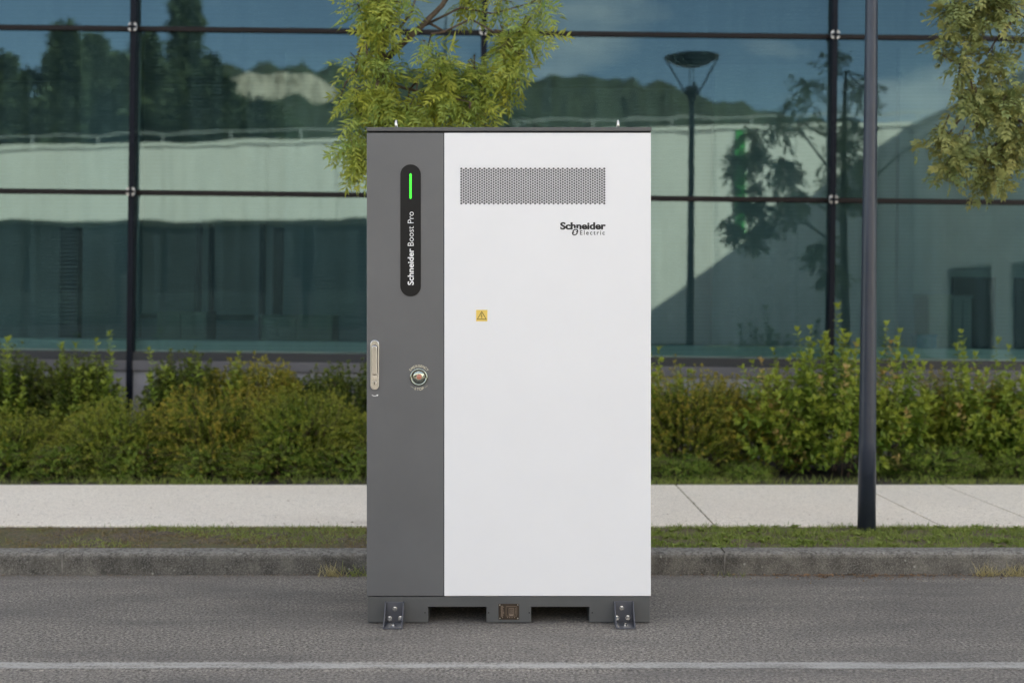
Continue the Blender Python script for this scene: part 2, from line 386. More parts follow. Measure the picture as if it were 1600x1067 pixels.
def pinnate(pairs=6, ll=.34, lw=.085, seed=0):
    r = np.random.default_rng(seed); V = []; F = []
    def addleaf(base, ang, l, wd, roll):
        v = LEAF_V * np.array([wd, l, l * .5]); c, s_ = math.cos(roll), math.sin(roll)
        v = v @ np.array([[c, 0, -s_], [0, 1, 0], [s_, 0, c]])
        c, s_ = math.cos(ang), math.sin(ang)
        v = v @ np.array([[c, s_, 0], [-s_, c, 0], [0, 0, 1]]).T @ np.eye(3)
        n = len(V) * 5; V.append(v + base); F.append(LEAF_F + n)
    for i in range(pairs):
        t = .22 + .72 * i / (pairs - 1); base = np.array((0, t, -.22 * t * t))
        for sg in (-1, 1):
            addleaf(base, sg * R(58 - 18 * t + r.uniform(-12, 12)), ll * r.uniform(.8, 1.1) * (1 - .25 * abs(t - .5)), lw * r.uniform(.8, 1.2), r.uniform(-.6, .6))
    addleaf(np.array((0, .95, -.21)), r.uniform(-.2, .2), ll, lw, 0)
    # rachis: thin folded strip
    pts = [np.array((0, t, -.22 * t * t)) for t in (0, .5, 1)]; n = len(V) * 5
    rv = []
    for p in pts: rv += [p + (-.007, 0, 0), p + (.007, 0, 0)]
    V_ = np.concatenate(V + [np.array(rv)]); F_ = np.concatenate(F + [np.array([(n, n + 1, n + 3, n + 2), (n + 2, n + 3, n + 5, n + 4)])])
    return V_, F_
def frames(D, U):
    D = D / np.linalg.norm(D, axis=1, keepdims=True)
    X = np.cross(D, U); l = np.linalg.norm(X, axis=1, keepdims=True); X = np.where(l > 1e-4, X / np.maximum(l, 1e-6), np.array([[1., 0, 0]]))
    Z = np.cross(X, D); return np.stack([X, D, Z], axis=1)    # rows
def scatter(TV, TF, P, D, U, S, W=None):
    """instances of a template joined into arrays. S length scale, W width scale"""
    Rm = frames(D, U); n = len(P); W = S if W is None else W
    sc3 = np.stack([W, S, S], axis=1)[:, None, :]
    V = np.einsum('nij,njk->nik', TV[None] * sc3, Rm) + P[:, None, :]
    F = TF[None] + (np.arange(n) * len(TV))[:, None, None]
    return V.reshape(-1, 3), F.reshape(-1, TF.shape[1])
def np_obj(name, V, F, mat, parent=None, age=None, kind=None, label=None):
    off = np.array(root_loc(parent)) if parent else np.zeros(3)
    o = link(bpy.data.objects.new(name, np_mesh(name, V - off, F, mat, age))); o.parent = parent
    if kind: o['kind'] = kind
    if label: o['label'] = label
    return o
def rdir(n, zlo=-1, zhi=1):
    z = npr.uniform(zlo, zhi, n); a = npr.uniform(0, 2 * np.pi, n); r = np.sqrt(1 - z * z)
    return np.stack([r * np.cos(a), r * np.sin(a), z], axis=1)
def P2(px, py, d):   # picture point of the 1600 px wide photograph, at distance d
    return Vector(((px - 800) / 2030 * d, d, CAMZ - (py - 490) / 2030 * d))

# ------------------------------------------------------------------ ground, road, kerb, pavement
def sheet(name, mat, x0, x1, y0, y1, z, kind='structure', nx=1, ny=1, amp=0):
    V = []; F = []
    for j in range(ny + 1):
        for i in range(nx + 1):
            V.append((x0 + (x1 - x0) * i / nx, y0 + (y1 - y0) * j / ny, z + (rnd.uniform(-amp, amp) if 0 < j < ny else 0)))
    for j in range(ny):
        for i in range(nx):
            a = j * (nx + 1) + i; F.append((a, a + 1, a + nx + 2, a + nx + 1))
    o = MB().add(V, F).build(name, mat, smooth=amp > 0); return tag(o, kind=kind)
sheet('ground', M['field'], -900, 900, -900, 900, -.03)
sheet('road', M['asphalt'], -60, 60, -16.5, 6.56, 0)
V = [(x, y, z) for x in (-60, 60) for y, z in ((4.764, -.002), (4.776, .003), (4.906, .003), (4.918, -.002))]
tag(MB().add(V, [(0, 4, 5, 1), (1, 5, 6, 2), (2, 6, 7, 3)]).build('road_marking', M['paint'], fix=True), kind='structure')
# faint dropped-kerb apron: verge body and planting bed
sheet('verge_soil', M['soil'], -20, 20, 6.66, 7.37, .100, nx=900, ny=16, amp=.010)
sheet('bed_soil', M['bed'], -20, 22, 9.11, 10.86, .105, nx=160, ny=14, amp=.02)
kerb = thing('kerb', (0, 6.52, 0), kind='structure')
prof = [(0, -.05), (0, .0), (.010, .082), (.016, .098), (.030, .108), (.05, .111), (.150, .111), (.150, -.05)]
for i in range(-8, 9):
    x0 = -2.26 + i * 1.665 + .004; x1 = x0 + 1.665 - .008
    bx('mortar_joint', M['mortar'], kerb, x0 - .0085, x0 - .0005, 6.528, 6.66, -.05, .104)
    dy = rnd.uniform(-.003, .003); dz = rnd.uniform(-.003, .002)
    n = len(prof)
    V = [(x0, 6.52 + a + dy, b + dz) for a, b in prof] + [(x1, 6.52 + a + dy, b + dz) for a, b in prof]
    F = [tuple(range(n)), tuple(reversed(range(n, 2 * n)))] + [(k, k + n, (k + 1) % n + n, (k + 1) % n) for k in range(n)]
    MB().add(V, F).build('kerbstone', M['kerb'], kerb, fix=True)
walk = thing('pavement', (0, 8.2, 0), kind='structure')
js = [-19.5, -15.6, -12.3, -9.0, -5.4, 1.15, 2.43, 3.02, 4.6, 7.0, 10.2, 14.0, 19.5]
for a, b in zip(js, js[1:]):
    bx('slab', M['walk'], walk, a + .005, b - .005, 7.37 + rnd.uniform(-.004, .004), 9.115, .02, .112, bevel=.004)
bx('slab_bedding', M['bed'], walk, -19.5, 19.5, 7.38, 9.10, -.02, .094)

# ------------------------------------------------------------------ the cabinet
CY = 5.5
def X(px): return (px - 800) / 2030 * CY
def Z(py): return CAMZ - (py - 490) / 2030 * CY
cab = thing('power_cabinet', (X(795), CY + .36, 0), 'tall white and dark grey electrical cabinet with a perforated vent standing on the road', 'electrical cabinet')
D1 = CY + .72
bx('body', M['cab_grey'], cab, X(574.5), X(1015.5), CY + .035, D1, Z(931), Z(206), bevel=.004)
# top cap
bx('top_cap', M['shaded_grey'], cab, X(572.5), X(1018), CY - .004, D1 + .01, Z(205.6), Z(199.2), bevel=.003)
# seam behind doors
bx('door_seam', M['gap'], cab, X(573.4), X(1016.6), CY + .014, CY + .0345, Z(931.6), Z(206.2))
bx('door', M['cab_grey'], cab, X(573), X(693.2), CY, CY + .0136, Z(930.8), Z(207.9), bevel=.0022, seg=3)

# white panel with a rectangular cut for the grille
gx0, gx1, gz0, gz1 = X(717.4), X(947.8), Z(321.2), Z(259.6)
px0, px1, pz0, pz1 = X(694.1), X(1017), Z(930.8), Z(207.9)
T = .0136
pv = MB()
ox = [px0, gx0, gx1, px1]; oz = [pz0, gz0, gz1, pz1]
vid = {}
V = []; F = []
for yy in (CY, CY + T):
    for j in range(4):
        for i in range(4): vid[(yy, i, j)] = len(V); V.append((ox[i], yy, oz[j]))
for j in range(3):
    for i in range(3):
        if (i, j) == (1, 1): continue
        F.append((vid[CY, i, j], vid[CY, i + 1, j], vid[CY, i + 1, j + 1], vid[CY, i, j + 1]))
        F.append((vid[CY + T, i, j + 1], vid[CY + T, i + 1, j + 1], vid[CY + T, i + 1, j], vid[CY + T, i, j]))
for i in range(3):
    F.append((vid[CY, i, 0], vid[CY + T, i, 0], vid[CY + T, i + 1, 0], vid[CY, i + 1, 0]))
    F.append((vid[CY, i, 3], vid[CY, i + 1, 3], vid[CY + T, i + 1, 3], vid[CY + T, i, 3]))
    F.append((vid[CY, 0, i], vid[CY, 0, i + 1], vid[CY + T, 0, i + 1], vid[CY + T, 0, i]))
    F.append((vid[CY, 3, i], vid[CY + T, 3, i], vid[CY + T, 3, i + 1], vid[CY, 3, i + 1]))
panel = MB().add(V, F).build('front_panel', M['cab_white'], cab)
bm = bmesh.new(); bm.from_mesh(panel.data); bmesh.ops.recalc_face_normals(bm, faces=bm.faces)
l = cab.location
def outer(v):
    wx, wy, wz = v.co.x + l.x, v.co.y + l.y, v.co.z + l.z
    return abs(wy - CY) < 1e-5 and (abs(wx - px0) < 1e-5 or abs(wx - px1) < 1e-5 or abs(wz - pz0) < 1e-5 or abs(wz - pz1) < 1e-5)
ed = [e for e in bm.edges if e.calc_face_angle(0) > .6 and all(outer(v) for v in e.verts)]
bmesh.ops.bevel(bm, geom=ed, offset=.002, segments=3, affect='EDGES', profile=.5); bm.to_mesh(panel.data); bm.free()

# perforated grille: hexagonal cells, 63 columns, each with its hole
DXp, DYp = X(946 - 3.6 / 2) - X(719 + 3.6 / 2), 0
pitch = DXp / 62; rowp = pitch / .866
R_out = rowp / math.sqrt(3); R_in = R_out * .80
cz_mid = (Z(262) + Z(319)) / 2; nrow = 13
def clip(poly, ax, val, keep_less):
    res = []
    for i in range(len(poly)):
        a, b = poly[i], poly[(i + 1) % len(poly)]
        ia = (a[ax] <= val) == keep_less or a[ax] == val; ib = (b[ax] <= val) == keep_less or b[ax] == val
        if ia: res.append(a)
        if ia != ib:
            t_ = (val - a[ax]) / (b[ax] - a[ax]); res.append((a[0] + t_ * (b[0] - a[0]), a[1] + t_ * (b[1] - a[1])))
    return res
V = []; F = []
hx = [(math.cos(R(60 * k)), math.sin(R(60 * k))) for k in range(6)]
for c in range(-2, 65):
    odd = c % 2
    for r_ in range(-2, 17):
        cx = X(719 + 1.8) + c * pitch; cz = Z(262) - .005 - (r_ + .5 * odd) * rowp
        hole = 0 <= c <= 62 and 0 <= r_ < nrow + (0 if odd else 1)
        outp = [(cx + a * R_out, cz + b * R_out) for a, b in hx]
        if hole:
            n = len(V)
            V += [(x, CY + .0006, z) for x, z in outp] + [(cx + a * R_in, CY + .0006, cz + b * R_in) for a, b in hx] + [(cx + a * R_in, CY + .0022, cz + b * R_in) for a, b in hx]
            for k in range(6):
                k2 = (k + 1) % 6
                F.append((n + k, n + k2, n + 6 + k2, n + 6 + k)); F.append((n + 6 + k, n + 6 + k2, n + 12 + k2, n + 12 + k))
        else:
            for ax, val, kl in ((0, gx0, False), (0, gx1, True), (1, gz0, False), (1, gz1, True)):
                if outp: outp = clip(outp, ax, val, kl)
            if len(outp) >= 3:
                n = len(V); V += [(x, CY + .0006, z) for x, z in outp]; F.append(tuple(range(n, n + len(outp))))
MB().add(V, F).build('perforated_grille', M['cab_white'], panel)
bx('filter_mesh', M['mesh_back'], panel, gx0 - .01, gx1 + .01, CY + .0100, CY + .0125, gz0 - .01, gz1 + .01)

# base with two fork pockets (front and rear skirts, side skirts, channel walls)
base_bm = MB()
zb = Z(932.2); zp = Z(948)
xs = [X(574.6), X(669), X(760), X(830), X(921), X(1015.4)]
poly = [(xs[0], 0.004), (xs[1], .004), (xs[1], zp), (xs[2], zp), (xs[2], .004), (xs[3], .004), (xs[3], zp), (xs[4], zp), (xs[4], .004), (xs[5], .004), (xs[5], zb), (xs[0], zb)]
def skirt(y0, y1):
    # split into convex pieces, butted
    m = MB()
    n = len(poly); V = [(x, y0, z) for x, z in poly] + [(x, y1, z) for x, z in poly]
    F = [tuple(range(n)), tuple(reversed(range(n, 2 * n)))] + [(i, i + n, (i + 1) % n + n, (i + 1) % n) for i in range(n)]
    return m.add(V, F)
base = skirt(CY + .003, CY + .053).build('base', M['shaded_grey'], cab, bevel=.0018, seg=2)
skirt(D1 - .05, D1).build('rear_skirt', M['shaded_grey'], base, fix=True)
for a, b in ((xs[0], xs[0] + .003), (xs[5] - .003, xs[5])):
    bx('side_skirt', M['shaded_grey'], base, a, b, CY + .0535, D1 - .0505, .004, zb)
for a, b in ((xs[1] - .003, xs[1]), (xs[2], xs[2] + .003), (xs[3] - .003, xs[3]), (xs[4], xs[4] + .003)):
    bx('channel_wall', M['shaded_grey'], base, a, b, CY + .0535, D1 - .0505, .004, zp + .001)
for px in (664, 763.5, 827, 925.5):
    MB().lathe((X(px), CY + .003, Z(957)), [(.0, .0006), (.0028, .0006), (.0032, .0001)], 10, 'y').build('screw_hole', M['gap'], base, fix=True)

def bolt(px, py, y, parent, r_=.0085):
    c = (X(px), y, Z(py)); b_ = MB()
    b_.lathe(c, [(0, .003), (r_ * 1.25, .003), (r_ * 1.25, 0)], 16, 'y')
    b_.lathe(c, [(0, .0105), (r_ * .8, .0105), (r_, .009), (r_, .003)], 6, 'y')
    return b_.build('bolt', M['nickel'], parent, fix=True)
for (xa, xb, bolts) in ((602, 631.5, [(617, 950.5), (609, 965.5), (625.8, 965)]), (959.5, 989.5, [(971.5, 949.5), (963.5, 964.5), (981, 964)])):
    top = 940 if xa < 700 else 939
    m = MB(); a, b = X(xa), X(xb); y0 = CY + .0028
    m.box(a + .0042, b - .0042, y0 - .004, y0, .0045, Z(top))
    m.box(a + .0042, b - .0042, y0 - .105, y0 - .0042, .001, .007)
    br = m.build('anchor_bracket', M['bracket'], cab, bevel=.0008, seg=1)
    for s_, x_ in ((0, a), (1, b - .004)):
        V = [(x_, y0, .001), (x_, y0 - .105, .001), (x_, y0 - .105, .010), (x_, y0 - .040, Z(top) - .03), (x_, y0 - .022, Z(top)), (x_, y0, Z(top))]
        V += [(x + .004, y, z) for x, y, z in V]
        F = [tuple(range(6)), tuple(range(11, 5, -1))] + [(i, i + 6, (i + 1) % 6 + 6, (i + 1) % 6) for i in range(6)]
        MB().add(V, F).build('side_flange', M['bracket'], br, bevel=.0006, seg=1)
    for q in bolts: bolt(*q, y0 - .004, br)
    MB().lathe(((a + b) / 2, y0 - .065, .007), [(.011, 0), (.011, .002), (.007, .002), (.007, .010), (0, .011)], 12).build('floor_bolt', M['nickel'], br, fix=True)

# nameplate
pl = bx('nameplate', M['plate'], cab, X(779), X(811), CY + .0010, CY + .0026, Z(967.5), Z(943), bevel=.0004, seg=1)
for qx, qy in ((781, 944.8), (809, 944.8), (781, 965.6), (809, 965.6)):
    MB().lathe((X(qx), CY + .001, Z(qy)), [(0, .0018), (.0018, .0014), (.0026, 0)], 10, 'y').build('rivet', M['steel'], pl, fix=True)
m = MB(); yy = CY + .0006
for k in range(12):
    z_ = Z(946.5 + k * 1.45); wd = rnd.uniform(2.6, 5.2)
    m.box(X(782.6), X(782.6 + wd), yy, CY + .0011, z_ - .0011, z_ + .0007)
for q in ((790.5, 947.2, 807.5, .5), (790.5, 961.8, 807.5, .5)): m.box(X(q[0]), X(q[2]), yy, CY + .0011, Z(q[1]) - .0007, Z(q[1]) + .0007)
for q in (790.5, 807.3): m.box(X(q), X(q + .5), yy, CY + .0011, Z(961), Z(948))
for q in (795, 802.4): m.box(X(q), X(q + .7), yy, CY + .0011, Z(958.5), Z(949.5))
for q in (949.5, 958): m.box(X(796), X(802), yy, CY + .0011, Z(q + .7), Z(q))
m.prism([(X(794.5), Z(959.2)), (X(803.6), Z(959.2)), (X(801.4), Z(961.4)), (X(796.6), Z(961.4))], yy, CY + .0011)
for k in range(4):
    for j in range(5): m.box(X(797 + k * 1.3), X(797.8 + k * 1.3), yy, CY + .0011, Z(952.2 + j * 1.2), Z(951.5 + j * 1.2))
for k, q in enumerate((784.5, 792.5, 796, 799.5, 803.5)): m.box(X(q), X(q + 1.1), yy, CY + .0011, Z(965), Z(963.2))
for k in range(5): m.box(X(804.7), X(806.2), yy, CY + .0011, Z(950.8 + k * 2), Z(950 + k * 2))
m.build('etched_marks', M['platemark'], pl)

# rounded bars and text
def stadium(x0, x1, z0, z1, n=14):
    w_ = x1 - x0; r_ = w_ / 2; cx = (x0 + x1) / 2
    p = [(cx + r_ * math.cos(a), z1 - r_ + r_ * math.sin(a)) for a in [math.pi * k / n for k in range(n + 1)]]
    p += [(cx + r_ * math.cos(a), z0 + r_ + r_ * math.sin(a)) for a in [math.pi + math.pi * k / n for k in range(n + 1)]]
    return p
def text_mesh(name, body, mat, parent, fit, y, weight=0, rot=False, spacing=1.0, shear=0, depth=.0005):
    """fit = (x0, x1, z0, z1) world box of the lettering on a plane facing -Y"""
    cu = bpy.data.curves.new(name, 'FONT'); cu.body = body; cu.size = 1; cu.offset = weight; cu.space_character = spacing
    cu.shear = shear; cu.extrude = 0; cu.resolution_u = 6
    ob = link(bpy.data.objects.new(name, cu)); dg = bpy.context.evaluated_depsgraph_get()
    me = bpy.data.meshes.new_from_object(ob.evaluated_get(dg)); bpy.data.objects.remove(ob); bpy.data.curves.remove(cu)
    co = np.array([v.co[:] for v in me.vertices]); co = np.stack([-co[:, 1], co[:, 0]], 1) if rot else co[:, :2]
    mn, mxx = co.min(0), co.max(0); s_ = (co - mn) / (mxx - mn)
    off = root_loc(parent)
    for v, q in zip(me.vertices, s_):
        v.co = (fit[0] + q[0] * (fit[1] - fit[0]) - off.x, y - off.y, fit[2] + q[1] * (fit[3] - fit[2]) - off.z)
    me.materials.clear(); me.materials.append(mat); me.name = name
    o = link(bpy.data.objects.new(name, me)); o.parent = parent; return o
strip = MB().prism(stadium(X(625.6), X(657.6), Z(463.2), Z(257.2), 20), CY - .0022, CY - .0001).build('display_strip', M['black'], cab)
MB().prism(stadium(X(639.9), X(643.2), Z(311), Z(271.4), 8), CY - .0028, CY - .0023).build('status_light', M['led'], strip)
text_mesh('brand_lettering', 'Schneider', M['wtext'], strip, (X(637.0), X(646.6), Z(445.6), Z(388.6)), CY - .0026, weight=.022, rot=True)
text_mesh('model_lettering', 'Boost Pro', M['wtext'], strip, (X(637.2), X(646.4), Z(384.4), Z(331.2)), CY - .0026, weight=-.006, rot=True)

# brand mark on the white panel
text_mesh('brand_lettering', 'Schneider', M['ink'], panel, (X(875.3), X(946.2), Z(358.9), Z(347.4)), CY - .0004, weight=.032)
text_mesh('brand_lettering', 'Schneider', M['ink'], panel, (X(875.9), X(946.6), Z(358.9), Z(347.4)), CY - .0007, weight=.032)
text_mesh('sub_lettering', 'Electric', M['ink'], panel, (X(906.2), X(944.9), Z(367.2), Z(360.2)), CY - .0004, weight=.012, spacing=1.35)
def hook(flip):
    cx, cz = X(898.6), Z(362.9); s_ = .0027094 * 5.6
    o_ = [(.30, -.10), (.92, -.02), (.98, .35), (.80, .80), (.35, 1.0), (-.20, .92), (-.62, .60), (-.95, .10), (-.62, .16), (-.80, -.12), (-.50, -.06),
          (-.42, .30), (-.12, .58), (.28, .66), (.52, .50), (.50, .26), (.26, .22)]
    k = -1 if flip else 1
    return [(cx + k * a * s_ * .92, cz + k * b * s_ * .95) for a, b in o_]
halo = [(X(898.6) + .0027094 * 6.9 * (math.cos(a) * .93 + math.sin(a) * .20), Z(362.9) + .0027094 * 6.4 * math.sin(a)) for a in [k * math.pi / 12 for k in range(24)]]
e = MB().prism(halo, CY - .0008, CY - .0005).build('emblem', M['cab_white'], panel)
MB().prism(hook(False), CY - .0014, CY - .0009).build('emblem_hook', M['ink'], e) if False else None
mk = MB(); mk.prism(hook(False), CY - .0014, CY - .0009); mk.prism(hook(True), CY - .0014, CY - .0009)
mk.build('emblem_mark', M['ink'], panel)

# warning sticker
st = bx('warning_sticker', M['yellow'], panel, X(744), X(761.6), CY - .0008, CY - .0001, Z(502), Z(484.2))
m = MB(); tri = [(752.7, 485.9), (760.6, 499.3), (744.9, 499.3)]; tin = [(752.7, 487.9), (758.9, 498.2), (746.6, 498.2)]
for k in range(3):
    a, b, c, d = tri[k], tri[(k + 1) % 3], tin[(k + 1) % 3], tin[k]
    m.prism([(X(q[0]), Z(q[1])) for q in (a, b, c, d)], CY - .0013, CY - .0009)
m.prism([(X(a), Z(b)) for a, b in ((753.2, 489.2), (751.9, 493.0), (753.6, 492.7), (752.9, 495.6), (753.8, 495.3), (752.8, 497.6), (751.7, 495.6), (752.4, 495.7), (752.7, 493.8), (750.9, 494.3), (752.2, 489.4))], CY - .0013, CY - .0009)
m.build('high_voltage_symbol', M['brownink'], st)

# handle
hd = MB().prism(stadium(X(579), X(592.4), Z(609.3), Z(531)), CY - .007, CY - .0002).build('handle', M['nickel'], cab, bevel=.0025, seg=3)
MB().prism(stadium(X(580.6), X(590.4), Z(586), Z(538.6)), CY - .0078, CY - .0071).build('handle_groove', M['gap'], hd)
lv = MB()
p = stadium(X(581.3), X(589.6), Z(600), Z(539.4)); p = [(x, max(z, Z(585))) for x, z in p]
q = []; [q.append(i) for i in p if not q or i != q[-1]]
ql = []
for i in q:
    if not (abs(i[1] - Z(585)) < 1e-6 and X(581.5) < i[0] < X(589.4)): ql.append(i)
lv.prism(ql, CY - .017, CY - .0079).build('lever', M['nickel'], hd, bevel=.0025, seg=3)
bx('lock_tab', M['steel'], hd, X(582.8), X(588.8), CY - .0095, CY - .0071, Z(593), Z(587), bevel=.001)
MB().lathe((X(585.4), CY - .007, Z(598.3)), [(0, .004), (.0075, .004), (.0085, .002), (.0085, 0)], 18, 'y').build('lock_cylinder', M['nickel'], hd, fix=True)
bx('keyhole', M['gap'], hd, X(585), X(585.9), CY - .0115, CY - .0111, Z(600.4), Z(596.4))
ar = MB()
pts = [(X(581), Z(617)), (X(583), Z(618.7)), (X(585.6), Z(619.2)), (X(588), Z(618.6))]
for a, b in zip(pts, pts[1:]): ar.prism([a, b, (b[0], b[1] + .003), (a[0], a[1] + .002)], CY - .0006, CY - .0001)
ar.prism([(X(588), Z(616.6)), (X(591.3), Z(616.4)), (X(589.2), Z(619.4))], CY - .0006, CY - .0001)
ar.build('arrow_mark', M['wtext'], cab)

# emergency stop
ec = (X(654.5), CY, Z(589.2)); U = .0027094
es = MB().lathe(ec, [(10.2 * U, .001), (10.8 * U, .006), (13 * U, .007), (13.9 * U, .004), (14.1 * U, .0002)], 40, 'y').build('emergency_stop', M['mirror'], cab, smooth=True, fix=True)
MB().lathe(ec, [(9.5 * U, .0004), (10.3 * U, .0008)], 40, 'y').build('seat_ring', M['gap'], es, fix=True)
MB().lathe(ec, [(0, .0032), (5 * U, .003), (8 * U, .0022), (9.6 * U, .0004)], 40, 'y').build('cover', M['mirror'], es, smooth=True, fix=True)
MB().lathe((ec[0] + U * .5, CY, ec[2] + U * .6), [(0, .012), (3 * U, .0118), (3.9 * U, .010), (4.1 * U, .003)], 24, 'y').build('button', M['red'], es, smooth=True, fix=True)
MB().lathe((ec[0] + U * .5, CY, ec[2] + U * .6), [(4.1 * U, .0036), (4.6 * U, .0036), (4.7 * U, .002)], 24, 'y').build('button_rim', M['nickel'], es, fix=True)
def arc_text(word, r_mid, a0, a1, h, inward, name):
    bms = []
    n = len(word); me_all = MB()
    for i, ch in enumerate(word):
        cu = bpy.data.curves.new('t', 'FONT'); cu.body = ch; cu.size = 1; cu.resolution_u = 4; cu.offset = .01
        ob = link(bpy.data.objects.new('t', cu)); me = bpy.data.meshes.new_from_object(ob.evaluated_get(bpy.context.evaluated_depsgraph_get()))
        bpy.data.objects.remove(ob); bpy.data.curves.remove(cu)
        co = [v.co.copy() for v in me.vertices]; cx = (min(c.x for c in co) + max(c.x for c in co)) / 2
        a = R(a0 + (a1 - a0) * i / (n - 1)); sgn = -1 if inward else 1
        vs = []
        for c in co:
            lx = (c.x - cx) * h / .72; lz = (c.y - .36) * h / .72
            th = math.pi / 2 - a if not inward else -(math.pi / 2 + a) * 0 + 0
            if not inward: rx, rz = lx * math.cos(a - math.pi / 2) - lz * math.sin(a - math.pi / 2), lx * math.sin(a - math.pi / 2) + lz * math.cos(a - math.pi / 2)
            else: b_ = a + math.pi / 2; rx, rz = lx * math.cos(b_) - lz * math.sin(b_), lx * math.sin(b_) + lz * math.cos(b_)
            vs.append((ec[0] + r_mid * math.cos(a) + rx, CY - .0004, ec[2] + r_mid * math.sin(a) + rz))
        me_all.add(vs, [tuple(p_.vertices) for p_ in me.polygons])
    return me_all.build(name, M['ctext'], es)
arc_text('EMERGENCY', 17.6 * U, 139, 41, 3.9 * U, False, 'emergency_lettering')
arc_text('STOP', 18.4 * U, 252.5, 290, 4.2 * U, True, 'stop_lettering')
d = MB()
for a in (228, 232.5, 237, 241.5, 300, 304.5, 309, 313.5):
    a1_, a2_ = R(a), R(a + 3); rr = 19 * U
    d.prism([(ec[0] + rr * math.cos(a1_), ec[2] + rr * math.sin(a1_)), (ec[0] + rr * math.cos(a2_), ec[2] + rr * math.sin(a2_)),
             (ec[0] + (rr - .5 * U) * math.cos(a2_), ec[2] + (rr - .5 * U) * math.sin(a2_)), (ec[0] + (rr - .5 * U) * math.cos(a1_), ec[2] + (rr - .5 * U) * math.sin(a1_))], CY - .0006, CY - .0001)
d.build('dash_marks', M['ctext'], es, kind='stuff')
# lifting eyes
for px in (616, 968.3):
    yc = CY + .10; zc = Z(199.2) + .006; m = MB()
    m.tube([(X(px), yc, Z(199.2)), (X(px), yc, Z(199.2) + .006)], .012, 14)
    ring = [(X(px), yc + .018 * math.cos(a), zc + .017 + .018 * math.sin(a)) for a in [k * 2 * math.pi / 20 for k in range(21)]]
    m.tube(ring, .0058, 10, cap=False); m.build('lifting_eye', M['steel'], cab, smooth=True)

# ------------------------------------------------------------------ glass building
FY = 10.9
gb = thing('glass_building', (0, FY, 0), 'long office building of green tinted glass panes behind the shrubs', 'building')
mxs = [-.275 + 2.925 * k for k in range(-4, 8)]
tzs = [.96, 2.29, 3.66, 5.03, 6.40, 7.77, 9.14]
pane_mesh = {}
for i in range(len(mxs) - 1):
    for j in range(len(tzs) - 1):
        cx, cz = (mxs[i] + mxs[i + 1]) / 2, (tzs[j] + tzs[j + 1]) / 2
        hw, hh = 2.925 / 2 - .012, (tzs[j + 1] - tzs[j]) / 2 - .012
        key = round(hh, 3)
        if key not in pane_mesh:
            me = bpy.data.meshes.new('glass_pane'); me.from_pydata([(-hw, 0, -hh), (hw, 0, -hh), (hw, 0, hh), (-hw, 0, hh)], [], [(0, 1, 2, 3)])
            me.materials.append(M['glass']); pane_mesh[key] = me
        o = link(bpy.data.objects.new('glass_pane', pane_mesh[key])); o.parent = gb; o.location = (cx, 0, cz)
        o.rotation_euler = (R(rnd.gauss(0, .03)), 0, R(rnd.gauss(0, .03)))
for z in tzs[1:]:
    for i in range(len(mxs) - 1):
        bx('transom', M['transom'], gb, mxs[i] + .025, mxs[i + 1] - .025, FY - .022, FY + .05, z - .021, z + .021, bevel=.004, seg=1)
for x in mxs:
    bx('mullion', M['post'], gb, x - .024, x + .024, FY - .08, FY + .03, .46, 9.3, bevel=.005)
for x in mxs[1:9]:
    for z in tzs[1:4]:
        pr = MB(); rr = .036
        for k in range(4):
            a0 = R(45 + 90 * k - 24); path = [(x + rr * math.cos(a0 + R(48) * q / 5), FY - .089, z + rr * math.sin(a0 + R(48) * q / 5)) for q in range(6)]
            pr.tube(path, .0055, 6)
        pr.lathe((x, FY - .081, z), [(0, .004), (.034, .004), (.036, 0)], 20, 'y')
        pr.v = pr.v; c = pr.build('clamp', M['ring'], gb)
        bx('clamp_cap', M['post'], c, x - .030, x + .030, FY - .100, FY - .0861, z - .011, z + .011)
        bx('clamp_cap', M['post'], c, x - .011, x + .011, FY - .1015, FY - .1002, z - .038, z + .038)
x0, x1 = mxs[0], mxs[-1]
bx('bottom_frame', M['indark'], gb, x0, x1, FY - .06, FY + .06, .885, .958)
bx('ledge', M['concrete_d'], gb, x0, x1, FY - .066, FY + .25, .80, .884, bevel=.004)
bx('plinth', M['concrete'], gb, x0, x1, FY - .04, FY + .25, -.1, .799)
bx('interior_sill', M['sill'], gb, x0, x1, FY + .12, FY + .42, .885, 1.055, bevel=.006)
bx('floor', M['infloor'], gb, x0, x1, FY + .26, FY + 7, .55, .80)
bx('back_wall', M['inwall'], gb, x0, x1, FY + 6.8, FY + 7.1, .80, 9.2)
bx('side_wall', M['inwall'], gb, x0 - .2, x0 - .001, FY, FY + 7.1, -.1, 9.2)
bx('side_wall', M['inwall'], gb, x1 + .001, x1 + .2, FY, FY + 7.1, -.1, 9.2)
bx('roof', M['concrete'], gb, x0 - .3, x1 + .3, FY - .2, FY + 7.4, 9.201, 9.55)  # out of view; height and opaque slab chosen to shade the foreground
bx('ceiling', M['inwall'], gb, x0, x1, FY + .3, FY + 6.8, 4.4, 4.6)  # unseen slab, put this low to darken the room
for px, wd, dp in ((105, 30, 2.5), (305, 6, 1.6), (325, 5, 1.8), (405, 7, 1.6), (430, 14, 2.2)):
    d_ = FY + dp; c = P2(px, 400, d_); hw = wd / 2 / 2030 * d_
    bx('interior_column', M['indark'], gb, c.x - hw, c.x + hw, d_, d_ + .12, .80, 2.15)
for a, b, dp in ((120, 215, 3.5), (440, 575, 4.5), (1110, 1290, 5.0), (1400, 1460, 4)):
    d_ = FY + dp; p0, p1 = P2(a, 400, d_), P2(b, 400, d_)
    bx('partition', M['inwall'], gb, p0.x, p1.x, d_, d_ + .1, .80, 4.4)
p0, p1 = P2(1487, 425, FY + 2.0), P2(1552, 540, FY + 2.0)
bx('interior_door', M['indark'], gb, p0.x, p1.x, FY + 2, FY + 2.06, .80, p0.z)
p0, p1 = P2(1585, 425, FY + 2.0), P2(1660, 540, FY + 2.0)
